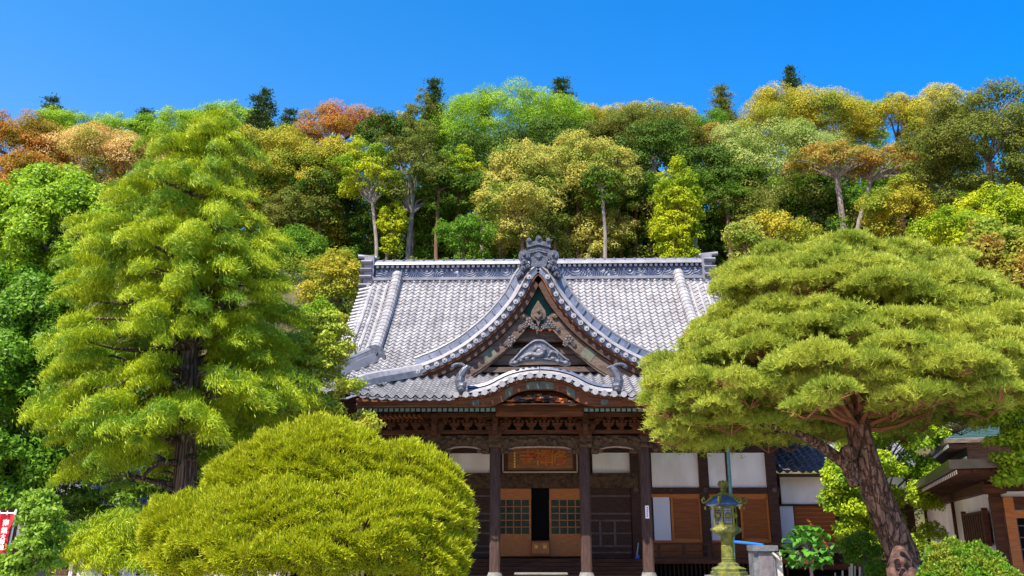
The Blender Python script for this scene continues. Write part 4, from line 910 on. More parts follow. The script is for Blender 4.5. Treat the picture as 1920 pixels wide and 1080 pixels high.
# ================================================================ GARDEN TREES
def env_at(env, py):
    e = np.array(env, float); return np.interp(py, e[:, 0], e[:, 1]), np.interp(py, e[:, 0], e[:, 2])
def tier_pads(env, step, spacing, Y, depth=1., windows=(), jit=.25, inner=True, prx=None, yoff=0, zj=.22):
    """pads in rings on horizontal tiers of a tree whose outline is env; returns centres and radii"""
    out = []; py = env[0][0]; 
    while py < env[-1][0]:
        a, b = env_at(env, py); A = W(a, py, Y); B = W(b, py, Y); R = (B[0]-A[0])/2; cx = (A[0]+B[0])/2; z = A[2]; s = spacing
        for fr in ([1., .62, .3] if inner else [1.]):
            r = max(R*fr-(prx or s)*.55*min(1, R/2.2), 0); k = max(1, int(2*math.pi*r/s)); ph = rng.random()*6
            for j in range(k):
                an = ph+2*math.pi*j/k+rng.normal()*jit*.5; rr = r*rng.uniform(.82, 1.07)
                c = np.array([cx+rr*math.cos(an), Y+yoff+rr*math.sin(an)*depth, CZ+(z-CZ)*(1-abs(rr*math.sin(an)*depth)/Y*1.0)+rng.normal()*s*zj+(1-fr)*s*.25]); 
                q = proj(c); bad = False
                for (wx0, wy0, wx1, wy1) in windows:
                    if wx0 < q[0] < wx1 and wy0 < q[1] < wy1 and c[1] < Y+.4: bad = True
                if not bad: out.append(c)
        py += step*rng.uniform(.85, 1.15)
    return np.array(out)
# --- weeping cypress, left
WL = leafmat('weeping_cypress_foliage', (0.2258, 0.3299, 0.005), (0.4677, 0.5150, 0.0116), (0.1371, 0.2495, 0.0083), trans=.32, nscale=1.0)
def weeping(Cn, R, per, m, parent, L0=.24, wd=.022, ax=None):
    Ps, Ds, Ws = [], [], []
    for c, r in zip(Cn, R):
        n = int(per*(r/.4)**2); a = rng.random(n)*2*math.pi; q = np.sqrt(rng.random(n)); x = r*q*np.cos(a); y = r*q*np.sin(a)
        z = r*.72*np.sqrt(np.clip(1-q*q, 0, 1))-r*.2+rng.normal(size=n)*.035*r/.4
        if ax is not None:                        # boughs: longer outwards than across, tips hanging
            dr_ = np.array([c[0]-ax[0], c[1]-ax[1]]); dr_ = dr_/(np.linalg.norm(dr_)+1e-6); e_ = rng.uniform(1.25, 1.75); f_ = rng.uniform(.6, .95)
            z = z-(x*e_*rng.uniform(.12, .42)); x, y = (x*e_*dr_[0]-y*f_*dr_[1]), (x*e_*dr_[1]+y*f_*dr_[0])
        P = c+np.stack([x, y, z], 1)+rng.normal(size=(n, 3))*np.where(rng.random((n, 1)) < .14, .10, .015); out = np.stack([np.cos(a)*q, np.sin(a)*q, np.zeros(n)], 1)
        up_ = rng.random(n) < .22
        D = unit(out*.9+rng.normal(size=(n, 3))*.35+np.where(up_[:, None], [0, 0, .25], [0, 0, -1.0]))*(L0*rng.uniform(.5, 1.25, n))[:, None]
        Ps.append(P); Ds.append(D); Ws.append(unit(np.cross(D, rdir(n)))*wd*rng.uniform(.7, 1.4, n)[:, None])
    return leaf_object('foliage', np.concatenate(Ps), np.concatenate(Ds), np.concatenate(Ws), m, parent)
TY = 20.
envA = [(222, 372, 430), (235, 345, 452), (262, 300, 470), (300, 235, 480), (330, 205, 492), (360, 195, 508), (400, 190, 530), (450, 150, 553), (500, 128, 560), (560, 125, 560), (610, 108, 558), (640, 100, 556), (690, 100, 572), (730, 88, 588), (770, 62, 600), (800, 62, 560), (830, 95, 470), (870, 110, 420), (905, 120, 330)]
b0 = W(345, 1060, TY); tr = empty('weeping_cypress', (b0[0], TY, 0), 0, 'tall bright green cypress with drooping layered sprays and a grey trunk left of the hall', 'tree')
winA = [(310, 625, 400, 745), (300, 815, 395, 935)]
padsA = tier_pads(envA, 25, .60, TY, .95, winA, zj=.35, prx=1.05)
keep = rng.random(len(padsA)) < .56; padsA = np.concatenate([padsA[keep], [W(x, y, TY+d) for x, y, d in ((372, 240, -.2), (410, 236, .1), (350, 258, .2), (432, 262, -.2), (388, 252, -.5), (330, 280, -.1), (452, 284, .2), (365, 278, -.6), (412, 276, -.6))]])
RA = rng.uniform(.18, .46, len(padsA)); weeping(padsA, RA, 1800, WL, tr, .14, .014, ax=(b0[0], TY))
ax = [W(344, 1080, TY), W(347, 925, TY), W(348, 830, TY), W(352, 720, TY), W(358, 620, TY), W(368, 480, TY), W(385, 330, TY), W(392, 235, TY)]
m = MB(); axd = smooth2(dense(ax, 40), 2); rA = np.interp(np.linspace(0, 1, 40), [0, .15, .5, 1], [.33, .27, .19, .03])
m.tube(axd, rA, 14)
def at_axis(e):
    z = e[2]-.25; i = int(np.argmin(abs(axd[:, 2]-z))); return axd[i]
sel = rng.permutation(len(padsA))[:130]; limbs(m, at_axis, [padsA[i]+np.array([0, 0, .02]) for i in sel], .06, .015, .05, 6)
for pts in ([(340, 725), (300, 712), (262, 705), (225, 722)], [(372, 712), (405, 706), (432, 715), (448, 728)], [(330, 868), (300, 866), (280, 880), (268, 896)], [(345, 650), (310, 640), (285, 655)]):
    m.tube(smooth2(dense([W(x, y, TY-.3-.3*i) for i, (x, y) in enumerate(pts)], 12), 2), np.linspace(.085, .03, 12), 7)
for y_, dx in ((690, -3), (860, 2)): m.sphere(W(352+dx, y_, TY-.12), (.2, .14, .12), 8, 6)
m.build('trunk', BARK1, tr, smooth=True)

# --- umbrella pine, right
PN = leafmat('pine_needles', (0.2867, 0.3457, 0.0295), (0.5228, 0.5565, 0.0717), (0.2361, 0.312, 0.0295), trans=.34, nscale=1.4)
PY_ = 18.
def pine_pads(Cn, RX, per, m, parent, L0=.10, wd=.0085, hz=.48):
    Ps, Ds, Ws = [], [], []
    for c, r in zip(Cn, RX):
        n = int(per*(r/.6)**2); a = rng.random(n)*2*math.pi; q = np.sqrt(rng.random(n))
        u = np.stack([np.cos(a)*q, np.sin(a)*q, np.sqrt(np.clip(1-q*q, 0, 1))], 1); B = c+u*np.array([r, r, r*hz])*rng.uniform(.9, 1.04, (n, 1))+rng.normal(size=(n, 3))*np.where(rng.random((n, 1)) < .12, .08, .02)
        for k in range(9):
            d = unit(u*np.array([.7, .7, 1])*.9+np.array([0, 0, .35])+rng.normal(size=(n, 3))*.55)*(L0*rng.uniform(.7, 1.2, n))[:, None]
            Ps.append(B); Ds.append(d); Ws.append(unit(np.cross(d, rdir(n)))*wd)
    return leaf_object('foliage', np.concatenate(Ps), np.concatenate(Ds), np.concatenate(Ws), m, parent, 'quad')
b0 = W(1700, 1085, PY_); tr = empty('umbrella_pine', (b0[0], PY_, 0), 0, 'large trained red pine with a wide layered umbrella crown and leaning trunk', 'tree')
envP = [(474, 1490, 1705), (484, 1420, 1765), (500, 1375, 1800), (520, 1352, 1835), (560, 1344, 1875), (606, 1342, 1910), (624, 1318, 1940), (642, 1270, 1970), (660, 1248, 1985), (690, 1236, 2000), (725, 1222, 2005), (760, 1222, 1975)]
winP = [(1565, 745, 1670, 900), (1596, 548, 1642, 588)]
padsP = tier_pads(envP, 19, .58, PY_, .85, winP, prx=.5, jit=.6, zj=.2)
# the umbrella is a shell: thin the hidden inside, keep the rim and top
RP = rng.uniform(.30, .58, len(padsP)); pass
low = [(1262, 775), (1290, 800), (1330, 790), (1245, 745), (1275, 815), (1300, 830), (1370, 800), (1355, 822), (1400, 790), (1420, 815), (1450, 800), (1480, 815), (1500, 790), (1440, 835), (1530, 765), (1395, 830), (1710, 765), (1740, 780), (1760, 755), (1800, 770), (1840, 780), (1880, 765), (1860, 800), (1900, 790), (1930, 740), (1820, 745), (1230, 760), (1250, 805), (1240, 725), (1262, 825), (1285, 842), (1310, 848), (1330, 815), (1350, 845), (1275, 745), (1310, 760), (1340, 770), (1300, 725), (1370, 765), (1410, 760), (1250, 780), (1445, 770), (1480, 765), (1325, 835)]
padsL = np.array([W(x, y, PY_+rng.uniform(-1.4, .6)) for x, y in low]); RL = rng.uniform(.32, .5, len(low))
spr = rng.random(len(low)) < 1
pine_pads(np.concatenate([padsP, padsL]), np.concatenate([RP, RL]), 600, PN, tr)
ax = [W(1712, 1100, PY_), W(1690, 1035, PY_), W(1658, 960, PY_), W(1630, 890, PY_), W(1612, 820, PY_), W(1600, 760, PY_+.1), W(1585, 690, PY_+.2), W(1605, 620, PY_+.2), W(1618, 560, PY_+.1), W(1600, 480, PY_+.2)]
m = MB(); axp = smooth2(dense(ax, 50), 3); rP = np.interp(np.linspace(0, 1, 50), [0, .08, .3, .55, .8, 1], [.37, .31, .28, .22, .12, .05]); m.tube(axp, rP, 16)
def limb_px(pts, r0, r1, Ys=None):
    P_ = [W(x, y, PY_+(Ys[i] if Ys else -.15*i)) for i, (x, y) in enumerate(pts)]; m.tube(smooth2(dense(P_, 16), 2), np.linspace(r0, r1, 16), 9)
limb_px([(1612, 890), (1585, 868), (1560, 852), (1530, 828), (1500, 815), (1460, 800), (1400, 795)], .15, .04)
limb_px([(1605, 905), (1590, 880), (1582, 862)], .16, .10)
limb_px([(1500, 815), (1470, 808), (1430, 815)], .05, .02)
cut = W(1590, 850, PY_-.35); m.tube([cut, cut+np.array([0, -.14, .03])], [.17, .15], 14)
tk = m.build('trunk', BARK2, tr, smooth=True)
m = MB()
def at_pine(e):
    i = int(np.argmin(abs(axp[:, 2]-(e[2]-.35)))); i = max(i, 22); return axp[i]
allp = np.concatenate([padsP, padsL]); sel = rng.permutation(len(allp))[:150]
limbs(m, at_pine, [allp[i]+np.array([0, 0, .05]) for i in sel], .055, .014, .06, 6)
limb_px([(1608, 600), (1606, 572), (1612, 552), (1625, 545)], .10, .06); limb_px([(1610, 590), (1650, 575), (1690, 555)], .07, .03)
# bare twigs showing under each pad
for c in allp[rng.permutation(len(allp))[:500]]:
    for k in range(7):
        a = rng.random()*6.28; e = c+np.array([math.cos(a)*.42, math.sin(a)*.42, rng.uniform(-.06, .16)]); q = c+np.array([0, 0, -.16]); m.tube([q, (q+e)/2+[0, 0, .03], e], [.012, .009, .006], 3, cap=False)
m.build('branches', BARK5, tr)

# --- clipped golden green yew in front of the hall
def shell_points(E, dens):
    P, N = [], []
    for (c, r) in E:
        r = np.array(r); n = int(dens*4*math.pi*((r[0]*r[1]+r[0]*r[2]+r[1]*r[2])/3)); u = rdir(n); q = c+u*r; k = np.ones(n, bool)
        for (c2, r2) in E:
            if c2 is c: continue
            k &= (((q-c2)/np.array(r2))**2).sum(1) > .93
        k &= u[:, 2] > -.55; P.append(q[k]); N.append(unit(u[k]/r))
    return np.concatenate(P), np.concatenate(N)
def ell(cx, cy, hw, hh, Y, dep=None):
    c = W(cx, cy, Y); s = mpp(c); return (c, (hw*s, (dep if dep else hw*.8)*s, hh*s*1.03))
def sprigs(E, dens, m, parent, L0, wd, k=4, under=.25, spread=.5, up_=.7, shape='leaf', name='foliage', long=0, holes=False):
    P, N = shell_points(E, dens)
    if holes:
        v = np.sin(P[:, 0]*6.1+2*np.sin(P[:, 2]*5))*np.sin(P[:, 2]*9.3+1.5*np.sin(P[:, 0]*4))*np.sin(P[:, 0]*2.3+P[:, 2]*3+P[:, 1]*4); k_ = (v < .48) | (rng.random(len(P)) < .18); P, N = P[k_], N[k_]
    n = len(P); P = P+N*(rng.normal(size=(n, 1))*.03-.03+.05*np.sin(P[:, :1]*5+P[:, 2:]*4)+.09*np.sin(P[:, :1]*9+3*np.sin(P[:, 2:]*5))*np.sin(P[:, 2:]*12+P[:, 1:2]*9+2*np.sin(P[:, :1]*4))); Ps, Ds, Ws = [], [], []
    for j in range(k):
        d = unit(N*.8+np.array([0, 0, up_])+rng.normal(size=(n, 3))*spread)*(L0*rng.uniform(.6, 1.3, n)*np.where(rng.random(n) < long, 1.9, 1))[:, None]
        Ps.append(P-N*rng.uniform(0, .05, (n, 1))); Ds.append(d); Ws.append(unit(np.cross(d, rdir(n)))*wd)
    return leaf_object(name, np.concatenate(Ps), np.concatenate(Ds), np.concatenate(Ws), m, parent, shape)
YM = leafmat('golden_yew_foliage', (0.2128, 0.2907, 0.0052), (0.491, 0.4984, 0.0105), (0.3602, 0.3904, 0.0087), trans=.28, nscale=2.2)
BY_ = 15.
b0 = W(600, 1085, BY_); tr = empty('clipped_yew', (b0[0], BY_, 0), 0, 'broad golden green cloud clipped yew in front of the hall', 'shrub')
E = [ell(600, 905, 150, 112, BY_), ell(500, 905, 105, 72, BY_-.1), ell(745, 905, 92, 72, BY_), ell(800, 960, 76, 105, BY_-.2), ell(845, 985, 38, 60, BY_-.1), ell(700, 985, 150, 85, BY_-.5), ell(560, 985, 190, 85, BY_-.5), ell(400, 985, 130, 62, BY_-.3), ell(330, 1000, 68, 58, BY_-.3), ell(480, 1010, 160, 55, BY_-.8), ell(650, 1010, 150, 55, BY_-.9), ell(760, 1040, 100, 70, BY_-.6), ell(820, 1050, 62, 75, BY_-.3), ell(420, 1030, 120, 48, BY_-.5), ell(560, 1035, 180, 46, BY_-1.0), ell(690, 1045, 110, 50, BY_-.9), ell(540, 1052, 190, 38, BY_-.7), ell(390, 1046, 120, 40, BY_-.4), ell(700, 1058, 120, 38, BY_-.6)]
sprigs(E, 3000, YM, tr, .075, .013, 4, long=.05, holes=True)
m = MB(); Pn, Nn = shell_points([(c, tuple(np.array(r)*.93)) for c, r in E], 200)
for p, q in zip(Pn, Nn):
    w_ = rng.normal(size=3)*.09; m.tube([p-q*.28+w_, p-q*.12, p-q*.0], [.013, .009, .005], 3, cap=False)
for pts, r in (([(575, 1110), (572, 1060), (600, 1010)], .16), ([(628, 1110), (640, 1060), (680, 1010)], .07), ([(650, 1110), (665, 1065), (720, 1020)], .07), ([(298, 1110), (303, 1072), (312, 1050)], .05), ([(330, 1110), (324, 1074), (314, 1050)], .05), ([(480, 1110), (470, 1060), (430, 1000)], .09)):
    m.tube(smooth2(dense([W(x, y, BY_) for x, y in pts], 10), 2), np.linspace(r, r*.6, 10), 8)
m.build('trunk', BARK4, tr)
PROP = mat('bamboo_prop', (.42, .36, .24), (.5, .44, .32), scale=9, rough=.6)
for i, (x0, x1, lab) in enumerate(((657, 663, 'leftmost'), (668, 672, 'middle'), (677, 684, 'rightmost'))):
    m = MB(); m.tube([W(x1, 1125, BY_-.7), W(x0, 1050, BY_-.6)], .022, 8); o = m.build('support_pole', PROP); tag(o, lab+' of the three pale poles propping the clipped yew', 'support pole', 'props under the clipped yew')

# --- lush green tree at the left edge
GL = leafmat('maple_foliage', (0.1673, 0.2843, 0.0101), (0.3679, 0.5185, 0.0209), (0.2175, 0.3679, 0.0168), trans=.42, nscale=.9)
GD = leafmat('deep_green_foliage', (0.0626, 0.1644, 0.0078), (0.1723, 0.3289, 0.014), (0.1018, 0.2349, 0.0117), trans=.38, nscale=.9)
def cloud(env, n, Y, dep, pr_=(.35, .6), seed=None):
    """puff centres filling an outline, bulging towards the middle"""
    e = np.array(env, float); out = []
    while len(out) < n:
        py = rng.uniform(e[0, 0], e[-1, 0]); a, b = env_at(env, py); px = rng.uniform(a, b); t = abs((px-(a+b)/2)/((b-a)/2+1e-6)); v = (py-e[0, 0])/(e[-1, 0]-e[0, 0])
        bulge = math.sqrt(max(0, 1-t*t))*math.sin(math.pi*min(1, .15+v*.7))
        out.append(W(px, py, Y+dep*bulge*rng.uniform(-1, .6)))
    return np.array(out), rng.uniform(*pr_, n)
def leafy(label, name, cat, env, n, Y, dep, m_, size, base, pr_=(.35, .6), per=380, bark=BARK3, trunk=None, nl=14, flat=.9, group=None, r0=.14, zmin=-.4):
    Cn, R = cloud(env, n, Y, dep, pr_); bx_ = W(base[0], base[1], Y); root = empty(name, (bx_[0], Y, 0), 0, label, cat, group)
    P, D, Wd = broad(Cn, R, per, size, zmin=zmin, flat=flat, jitter=.6, fill=.3); leaf_object('foliage', P, D, Wd, m_, root)
    m = MB(); ax = [np.array([bx_[0], Y, 0])]+[W(x, y, Y) for x, y in (trunk or [(base[0], base[1]-150)])]; ax = smooth2(dense(ax, 24), 2)
    m.tube(ax, np.linspace(r0, r0*.35, 24), 9); ii = rng.permutation(len(Cn))[:nl]
    limbs(m, lambda e: ax[min(23, max(6, int(np.argmin(abs(ax[:, 2]-(e[2]-.6))))))], [Cn[i] for i in ii], r0*.38, r0*.1, .06, 5)
    m.build('trunk', bark, root); return root
leafy('lush green broadleaf tree with pale forked limbs at the left edge', 'broadleaf_tree', 'tree', [(335, -10, 150), (360, -60, 200), (420, -80, 230), (480, -80, 210), (520, -80, 180)], 150, 25, 2.0, GL, .12, (90, 1000), (.25, .6), 480, trunk=[(95, 700), (75, 560), (90, 470), (110, 400)], nl=30, r0=.22)
leafy('darker green tree below the pale limbed one at the left edge', 'broadleaf_tree', 'tree', [(520, -80, 150), (600, -80, 135), (700, -80, 130), (800, -80, 105), (900, -60, 90), (950, -40, 60)], 150, 23.5, 1.9, GD, .12, (20, 1000), (.25, .6), 460, bark=BARK4, trunk=[(30, 700), (60, 560)], nl=26, r0=.25)
leafy('bright lime shrub with drooping leaves at the lower left corner', 'leafy_shrub', 'shrub', [(925, 55, 85), (950, 45, 112), (985, 42, 125), (1010, 40, 118), (1035, 25, 100), (1050, -20, 105), (1085, -30, 118)], 130, 13, .5, leafmat('lime_shrub_foliage', (.13, .26, .015), (.24, .36, .03), (.16, .32, .02), trans=.4), 0.07, (60, 1085), (.06, .15), 70, r0=.03, trunk=[(60, 1000)], flat=.6)
leafy('pale yellow green maple with fine sprays at the left corner of the roof', 'maple_tree', 'tree', [(590, 570, 640), (640, 520, 655), (690, 480, 635), (720, 460, 665), (760, 440, 670), (790, 440, 700), (835, 500, 705)], 150, 23, .9, leafmat('young_maple_foliage', (.26, .36, .02), (.46, .5, .05), (.40, .36, .04), trans=.45), .10, (480, 1000), (.20, .40), 150, trunk=[(470, 850), (520, 740), (560, 660)], nl=30, r0=.07, flat=.5)
leafy('green tree behind the trunk of the weeping cypress', 'broadleaf_tree', 'tree', [(690, 180, 480), (760, 130, 560), (820, 120, 520), (880, 100, 430), (940, 80, 400), (990, 70, 330)], 150, 25, 1.2, leafmat('understorey_foliage', (.08, .17, .01), (.17, .28, .02), (.05, .12, .01), trans=.42), .12, (400, 1000), (.3, .55), 230, trunk=[(402, 860), (398, 780)], nl=20, r0=.12, bark=BARK3, flat=.5)
leafy('bright yellow green holly like tree behind the leaning pine trunk', 'broadleaf_tree', 'tree', [(745, 1640, 1720), (790, 1625, 1760), (830, 1600, 1770), (880, 1545, 1770), (930, 1545, 1750), (975, 1545, 1765), (1005, 1570, 1760), (1030, 1590, 1690)], 120, 26.5, 1.4, leafmat('bright_holly_foliage', (.22, .34, .008), (.42, .50, .012), (.14, .26, .008), trans=.38), .095, (1665, 1070), (.22, .42), 430, trunk=[(1668, 1000), (1660, 900)], nl=24, r0=.10, bark=BARK4)
leafy('yellow green maple with orange tips at the right edge behind the pine', 'maple_tree', 'tree', [(425, 1840, 1880), (470, 1820, 1935), (520, 1850, 1960), (570, 1870, 1970), (640, 1880, 1970)], 60, 27, 1.2, leafmat('orange_tipped_foliage', (.17, .30, .02), (.34, .35, .03), (.34, .19, .03), trans=.45), .12, (1915, 1000), (.3, .55), 380, trunk=[(1905, 700), (1890, 560)], r0=.14)
leafy('green maple sprays hanging at the right edge above the side building', 'maple_tree', 'tree', [(700, 1890, 1960), (760, 1880, 1970), (820, 1868, 1970), (870, 1880, 1970), (905, 1895, 1960)], 40, 17, .6, GL, .085, (1960, 1080), (.2, .34), 240, trunk=[(1962, 900), (1940, 780)], r0=.08, flat=.4)
leafy('small dark green evergreen bush left of the pine trunk', 'leafy_shrub', 'shrub', [(1008, 1595, 1645), (1030, 1582, 1655), (1052, 1590, 1650)], 22, 22, .3, GD, .06, (1620, 1085), (.14, .24), 240, r0=.04, trunk=[(1620, 1030)])
leafy('little dark green bush at the foot of the leaning pine', 'leafy_shrub', 'shrub', [(1062, 1632, 1652), (1075, 1622, 1668), (1090, 1620, 1670)], 12, 18.6, .2, GD, .05, (1645, 1095), (.08, .14), 200, r0=.02, trunk=[(1645, 1075)])
# round clipped azalea at the lower right
AZ = leafmat('azalea_foliage', (0.075, 0.195, 0.009), (0.165, 0.3, 0.015), (0.225, 0.27, 0.0225), trans=.35, nscale=3)
b0 = W(1815, 1085, 15); tr = empty('clipped_azalea', (b0[0], 15, 0), 0, 'round clipped green azalea at the lower right corner', 'shrub')
E = [ell(1815, 1062, 72, 44, 15), ell(1780, 1085, 58, 36, 14.8), ell(1865, 1085, 48, 36, 14.9), ell(1820, 1090, 75, 40, 14.6)]
sprigs(E, 1500, AZ, tr, .055, .028, 4, spread=.9, up_=.4); m = MB(); m.tube([(b0[0], 15, 0), (b0[0], 15, .9)], [.06, .04], 8); m.build('stem', BARK4, tr)
# drooping shrub at the lower left, same habit as the cypress
b0 = W(200, 1085, 17); tr = empty('weeping_shrub', (b0[0], 17, 0), 0, 'low drooping yellow green conifer left of the clipped yew', 'shrub')
env = [(978, 190, 262), (1000, 120, 275), (1025, 92, 285), (1050, 100, 300), (1078, 190, 300)]
pd = tier_pads(env, 17, .38, 17, .7); weeping(pd, rng.uniform(.13, .24, len(pd)), 1300, WL, tr, .11, .013, ax=(b0[0], 17.))
pd2 = np.array([W(x, y, 17.5) for x, y in ((235, 965), (262, 980), (210, 972), (245, 995))]); weeping(pd2, np.full(4, .22), 900, GD, tr, .13, .018)
m = MB(); m.tube([(b0[0], 17, 0), W(200, 1040, 17), W(230, 985, 17.2)], [.06, .05, .02], 8); limbs(m, W(200, 1050, 17), [pd[i] for i in rng.permutation(len(pd))[:10]], .03, .01)
m.build('stem', BARK4, tr)
# small tree with big heart shaped leaves
b0 = W(1515, 1085, 15.5); tr = empty('large_leaf_plant', (b0[0], 15.5, 0), 0, 'small tree with large heart shaped green leaves between the stone marker and the pine', 'plant')
BL = leafmat('heart_leaf', (0.0324, 0.1404, 0.0108), (0.081, 0.2268, 0.0162), (0.0486, 0.1728, 0.0108), trans=.25, nscale=2)
Cn, R = cloud([(985, 1490, 1535), (1005, 1470, 1555), (1030, 1458, 1562), (1050, 1475, 1558), (1062, 1478, 1540)], 230, 15.5, .4, (.1, .1)); Ps, Fs = MB(), 0
for c in Cn:
    s = rng.uniform(.06, .115); yaw = rng.random()*6.28; tl = rng.uniform(.3, 1.1)
    M = Matrix.Rotation(yaw, 3, 'Z') @ Matrix.Rotation(tl, 3, 'X')
    pts = [(0, 0, 0), (.45, .12, .04), (.62, -.3, .10), (.42, -.75, .06), (0, -1.2, -.12), (-.42, -.75, .06), (-.62, -.3, .10), (-.45, .12, .04), (0, -.45, -.04)]
    V = np.array([M @ Vector(p) for p in pts])*s+c; Ps.add(V, [(0, 1, 8), (1, 2, 8), (2, 3, 8), (3, 4, 8), (4, 5, 8), (5, 6, 8), (6, 7, 8), (7, 0, 8)])
Ps.build('foliage', BL, tr, smooth=True)
m = MB(); m.tube([(b0[0], 15.5, 0), W(1523, 1085, 15.5), W(1515, 1030, 15.5), W(1510, 995, 15.5)], [.03, .028, .02, .012], 8)
for i in range(0, 150, 7): m.tube([W(1515, 1045, 15.5), Cn[i]], [.012, .005], 4)
m.build('stem', BARK3, tr)
# ================================================================ SIDE BUILDINGS
# low wing to the right of the hall, its tiled roof just above a white wall
wg = empty('side_wing', (W(1530, 1040, 36.2)[0], 36.2, 0), 0, 'low white walled wing with dark tiled roof joining the hall on the right', 'building')
x0 = W(1462, 960, 36.2)[0]; x1 = W(1720, 960, 36.2)[0]
m = MB(); m.box(x0, x1, 36.5, 40, .3, W(1500, 888, 36.2)[2]); m.build('wall', WOOD, wg)
rz_ = lambda y: np.interp(y, [35.2, 38.5], [W(1500, 889, 35.2)[2], W(1500, 889, 35.2)[2]+1.75])
m = MB(); tile_sheet(m, rz_, 35.2, 38.4, lambda y: x0-.3, lambda y: x1+.3, ox=x0); m.build('roof', TILE2, wg)
part_px('eave_board', [(1458, 888, 1720, 893)], 35.25, .5, WOODR, wg)
part_px('plaster_panel', [(1464, 894, 1700, 945)], 36.2, .1, PLASTER, wg)
part_px('wall_rail', [(1462, 945, 1700, 948.5), (1462, 1028, 1700, 1033)], 36.12, .12, WOOD, wg)
part_px('paper_screen', [(1465, 949, 1490, 1028)], 36.22, .05, SHOJI, wg); part_px('paper_screen', [(1571, 998, 1602, 1030)], 36.22, .05, SHOJI, wg)
part_px('wooden_shutter', [(1492, 949, 1568, 1028)], 36.18, .08, SHUT, wg)
part_px('shutter_slat', [(1494, 953+i*8, 1566, 954.6+i*8) for i in range(9)], 36.15, .04, DOORW, wg)
part_px('floor_board', [(1462, 1058, 1700, 1068)], 35.0, .8, WOODR, wg); part_px('underfloor', [(1462, 1068, 1700, 1100)], 35.4, .3, BLACK, wg)
part_px('veranda_rail', [(1465, 1018, 1620, 1021), (1465, 1034, 1620, 1036.5)], 35.1, .06, STONE, wg)

# building at the right edge, walls turned towards the courtyard
A_ = math.radians(18.9); e1 = np.array([math.sin(A_), math.cos(A_), 0]); e2 = np.array([math.cos(A_), -math.sin(A_), 0])
CY_ = 20.0; O_ = W(1868, 1000, CY_).copy(); O_[2] = 0
an = empty('side_building', tuple(O_), 0, 'white walled building with copper and tile roofs at the right edge', 'building')
def L_(mb): return mb.xf(lambda V: O_+V[:, :1]*e2+V[:, 1:2]*e1+V[:, 2:]*np.array([0, 0, 1.]))
def loc_(p): d = np.asarray(p)-O_; return float(d@e2), float(d@e1), float(p[2])
def yat(px, x=0.):                                # local y where the wall line x = const meets that photograph column
    ys = np.linspace(-3, 30, 3000); P = O_+x*e2+ys[:, None]*e1+np.array([0, 0, 1.6]); q = P-np.array([0, 0, CZ]); c = 960+F*(q@rt)/(q@fw)
    return float(ys[np.argmin(abs(c-px))])
def zat(px, py, x=0.): y = yat(px, x); p = O_+x*e2+y*e1; return float(W(px, py, p[1])[2])
def AB(name, boxes, mt, parent=None):
    m = MB()
    for b in boxes: m.box(*b)
    L_(m); return m.build(name, mt, parent or an)
zt = zat(1868, 920); LW = 17.
AB('wall', [(.08, 7, .08, LW, 0, zt-.02)], PLASTER)
pst = [(-.02, .2, -.02, .2, 0, zt)]+[(-.01, .1, yat(p)-.05, yat(p)+.05, 0, zt) for p in (1791, 1738, 1700)]
for b_ in pst: AB('wall_post', [b_], WOODR)
AB('wall_beam', [(-.05, 6, -.06, .08, zt-.42, zt-.14)], WOODR)
AB('beam_nosing', [(-.22, .22, -.7, -.02, zt-.08, zt+.1)], WOODR)
def window(pa, pb, ty, by, name, m1, m2, n):
    y0, y1 = yat(pb), yat(pa); zb, zt_ = zat(pb, by), zat(pb, ty)
    w = AB(name, [(-.05, .06, y0, y1, zb, zt_)], m1); s = (y1-y0)/n
    AB('window_bar', [(-.085, -.03, y0+s*(i+.2), y0+s*(i+.65), zb+.02, zt_-.02) for i in range(n)], m2, w)
    AB('window_frame', [(-.1, .02, y0-.07, y0, zb-.06, zt_+.12), (-.1, .02, y1, y1+.07, zb-.06, zt_+.12), (-.1, .02, y0, y1, zt_, zt_+.05), (-.1, .02, y0, y1, zb-.05, zb)], WOODR, w)
window(1815, 1855, 962, 1019, 'window', WOOD, WOODR, 9)
window(1747, 1772, 1006, 1036, 'window', BLACK, SHOJI, 8)
d_ = AB('entrance_door', [(.42, 2.6, .0, .05, 0, zt-.5)], BLACK)
AB('door_lattice', [(.42+i*.21, .445+i*.21, -.03, .03, 0, zt-.5) for i in range(11)]+[(.42, 2.6, -.03, .03, i*.25, .025+i*.25) for i in range(1, 9)], mat('dark_lattice', (.08, .075, .08), rough=.6), d_)
AB('door_frame', [(.22, .42, -.08, .04, 0, zt-.15), (.22, 2.7, -.09, .04, zt-.6, zt-.45)], DOORW, d_)
# low eaves: bronze fascia, rafters with white ends
QX = -1.05; QY = yat(1849, QX); 
QZ = zat(1849, 862, QX); qb = zat(1849, 879, QX)
m = MB(); ev = np.array([(QX, QY, QZ), (QX, LW, QZ), (0, LW, QZ+.08), (0, .8, QZ+.08), (7, .8, QZ+.08), (7, QY, QZ)])
m.add(ev, [(0, 3, 2, 1), (0, 5, 4, 3)]); L_(m); m.build('lower_roof', TEAL, an)
AB('gutter_board', [(QX-.04, QX+.04, QY, LW, qb, QZ), (QX-.04, 7, QY-.04, QY+.04, qb, QZ)], mat('bronze_sheet', (.06, .052, .03), (.10, .088, .055), scale=3, rough=.35, metallic=.4))
AB('rafter', [(QX+.12, 0, QY+.25+i*.34, QY+.31+i*.34, qb-.09, qb-.01) for i in range(48)]+[(QX+.4+i*.34, QX+.46+i*.34, QY+.12, 0, qb-.09, qb-.01) for i in range(16)], WOODR)
AB('rafter_end', [(QX+.1, QX+.118, QY+.25+i*.34, QY+.31+i*.34, qb-.09, qb-.01) for i in range(48)], PLASTER)
AB('rafter_board', [(QX+.04, .05, QY+.04, LW, qb, qb+.03), (.05, 7, QY+.04, 0, qb, qb+.03)], WOOD)
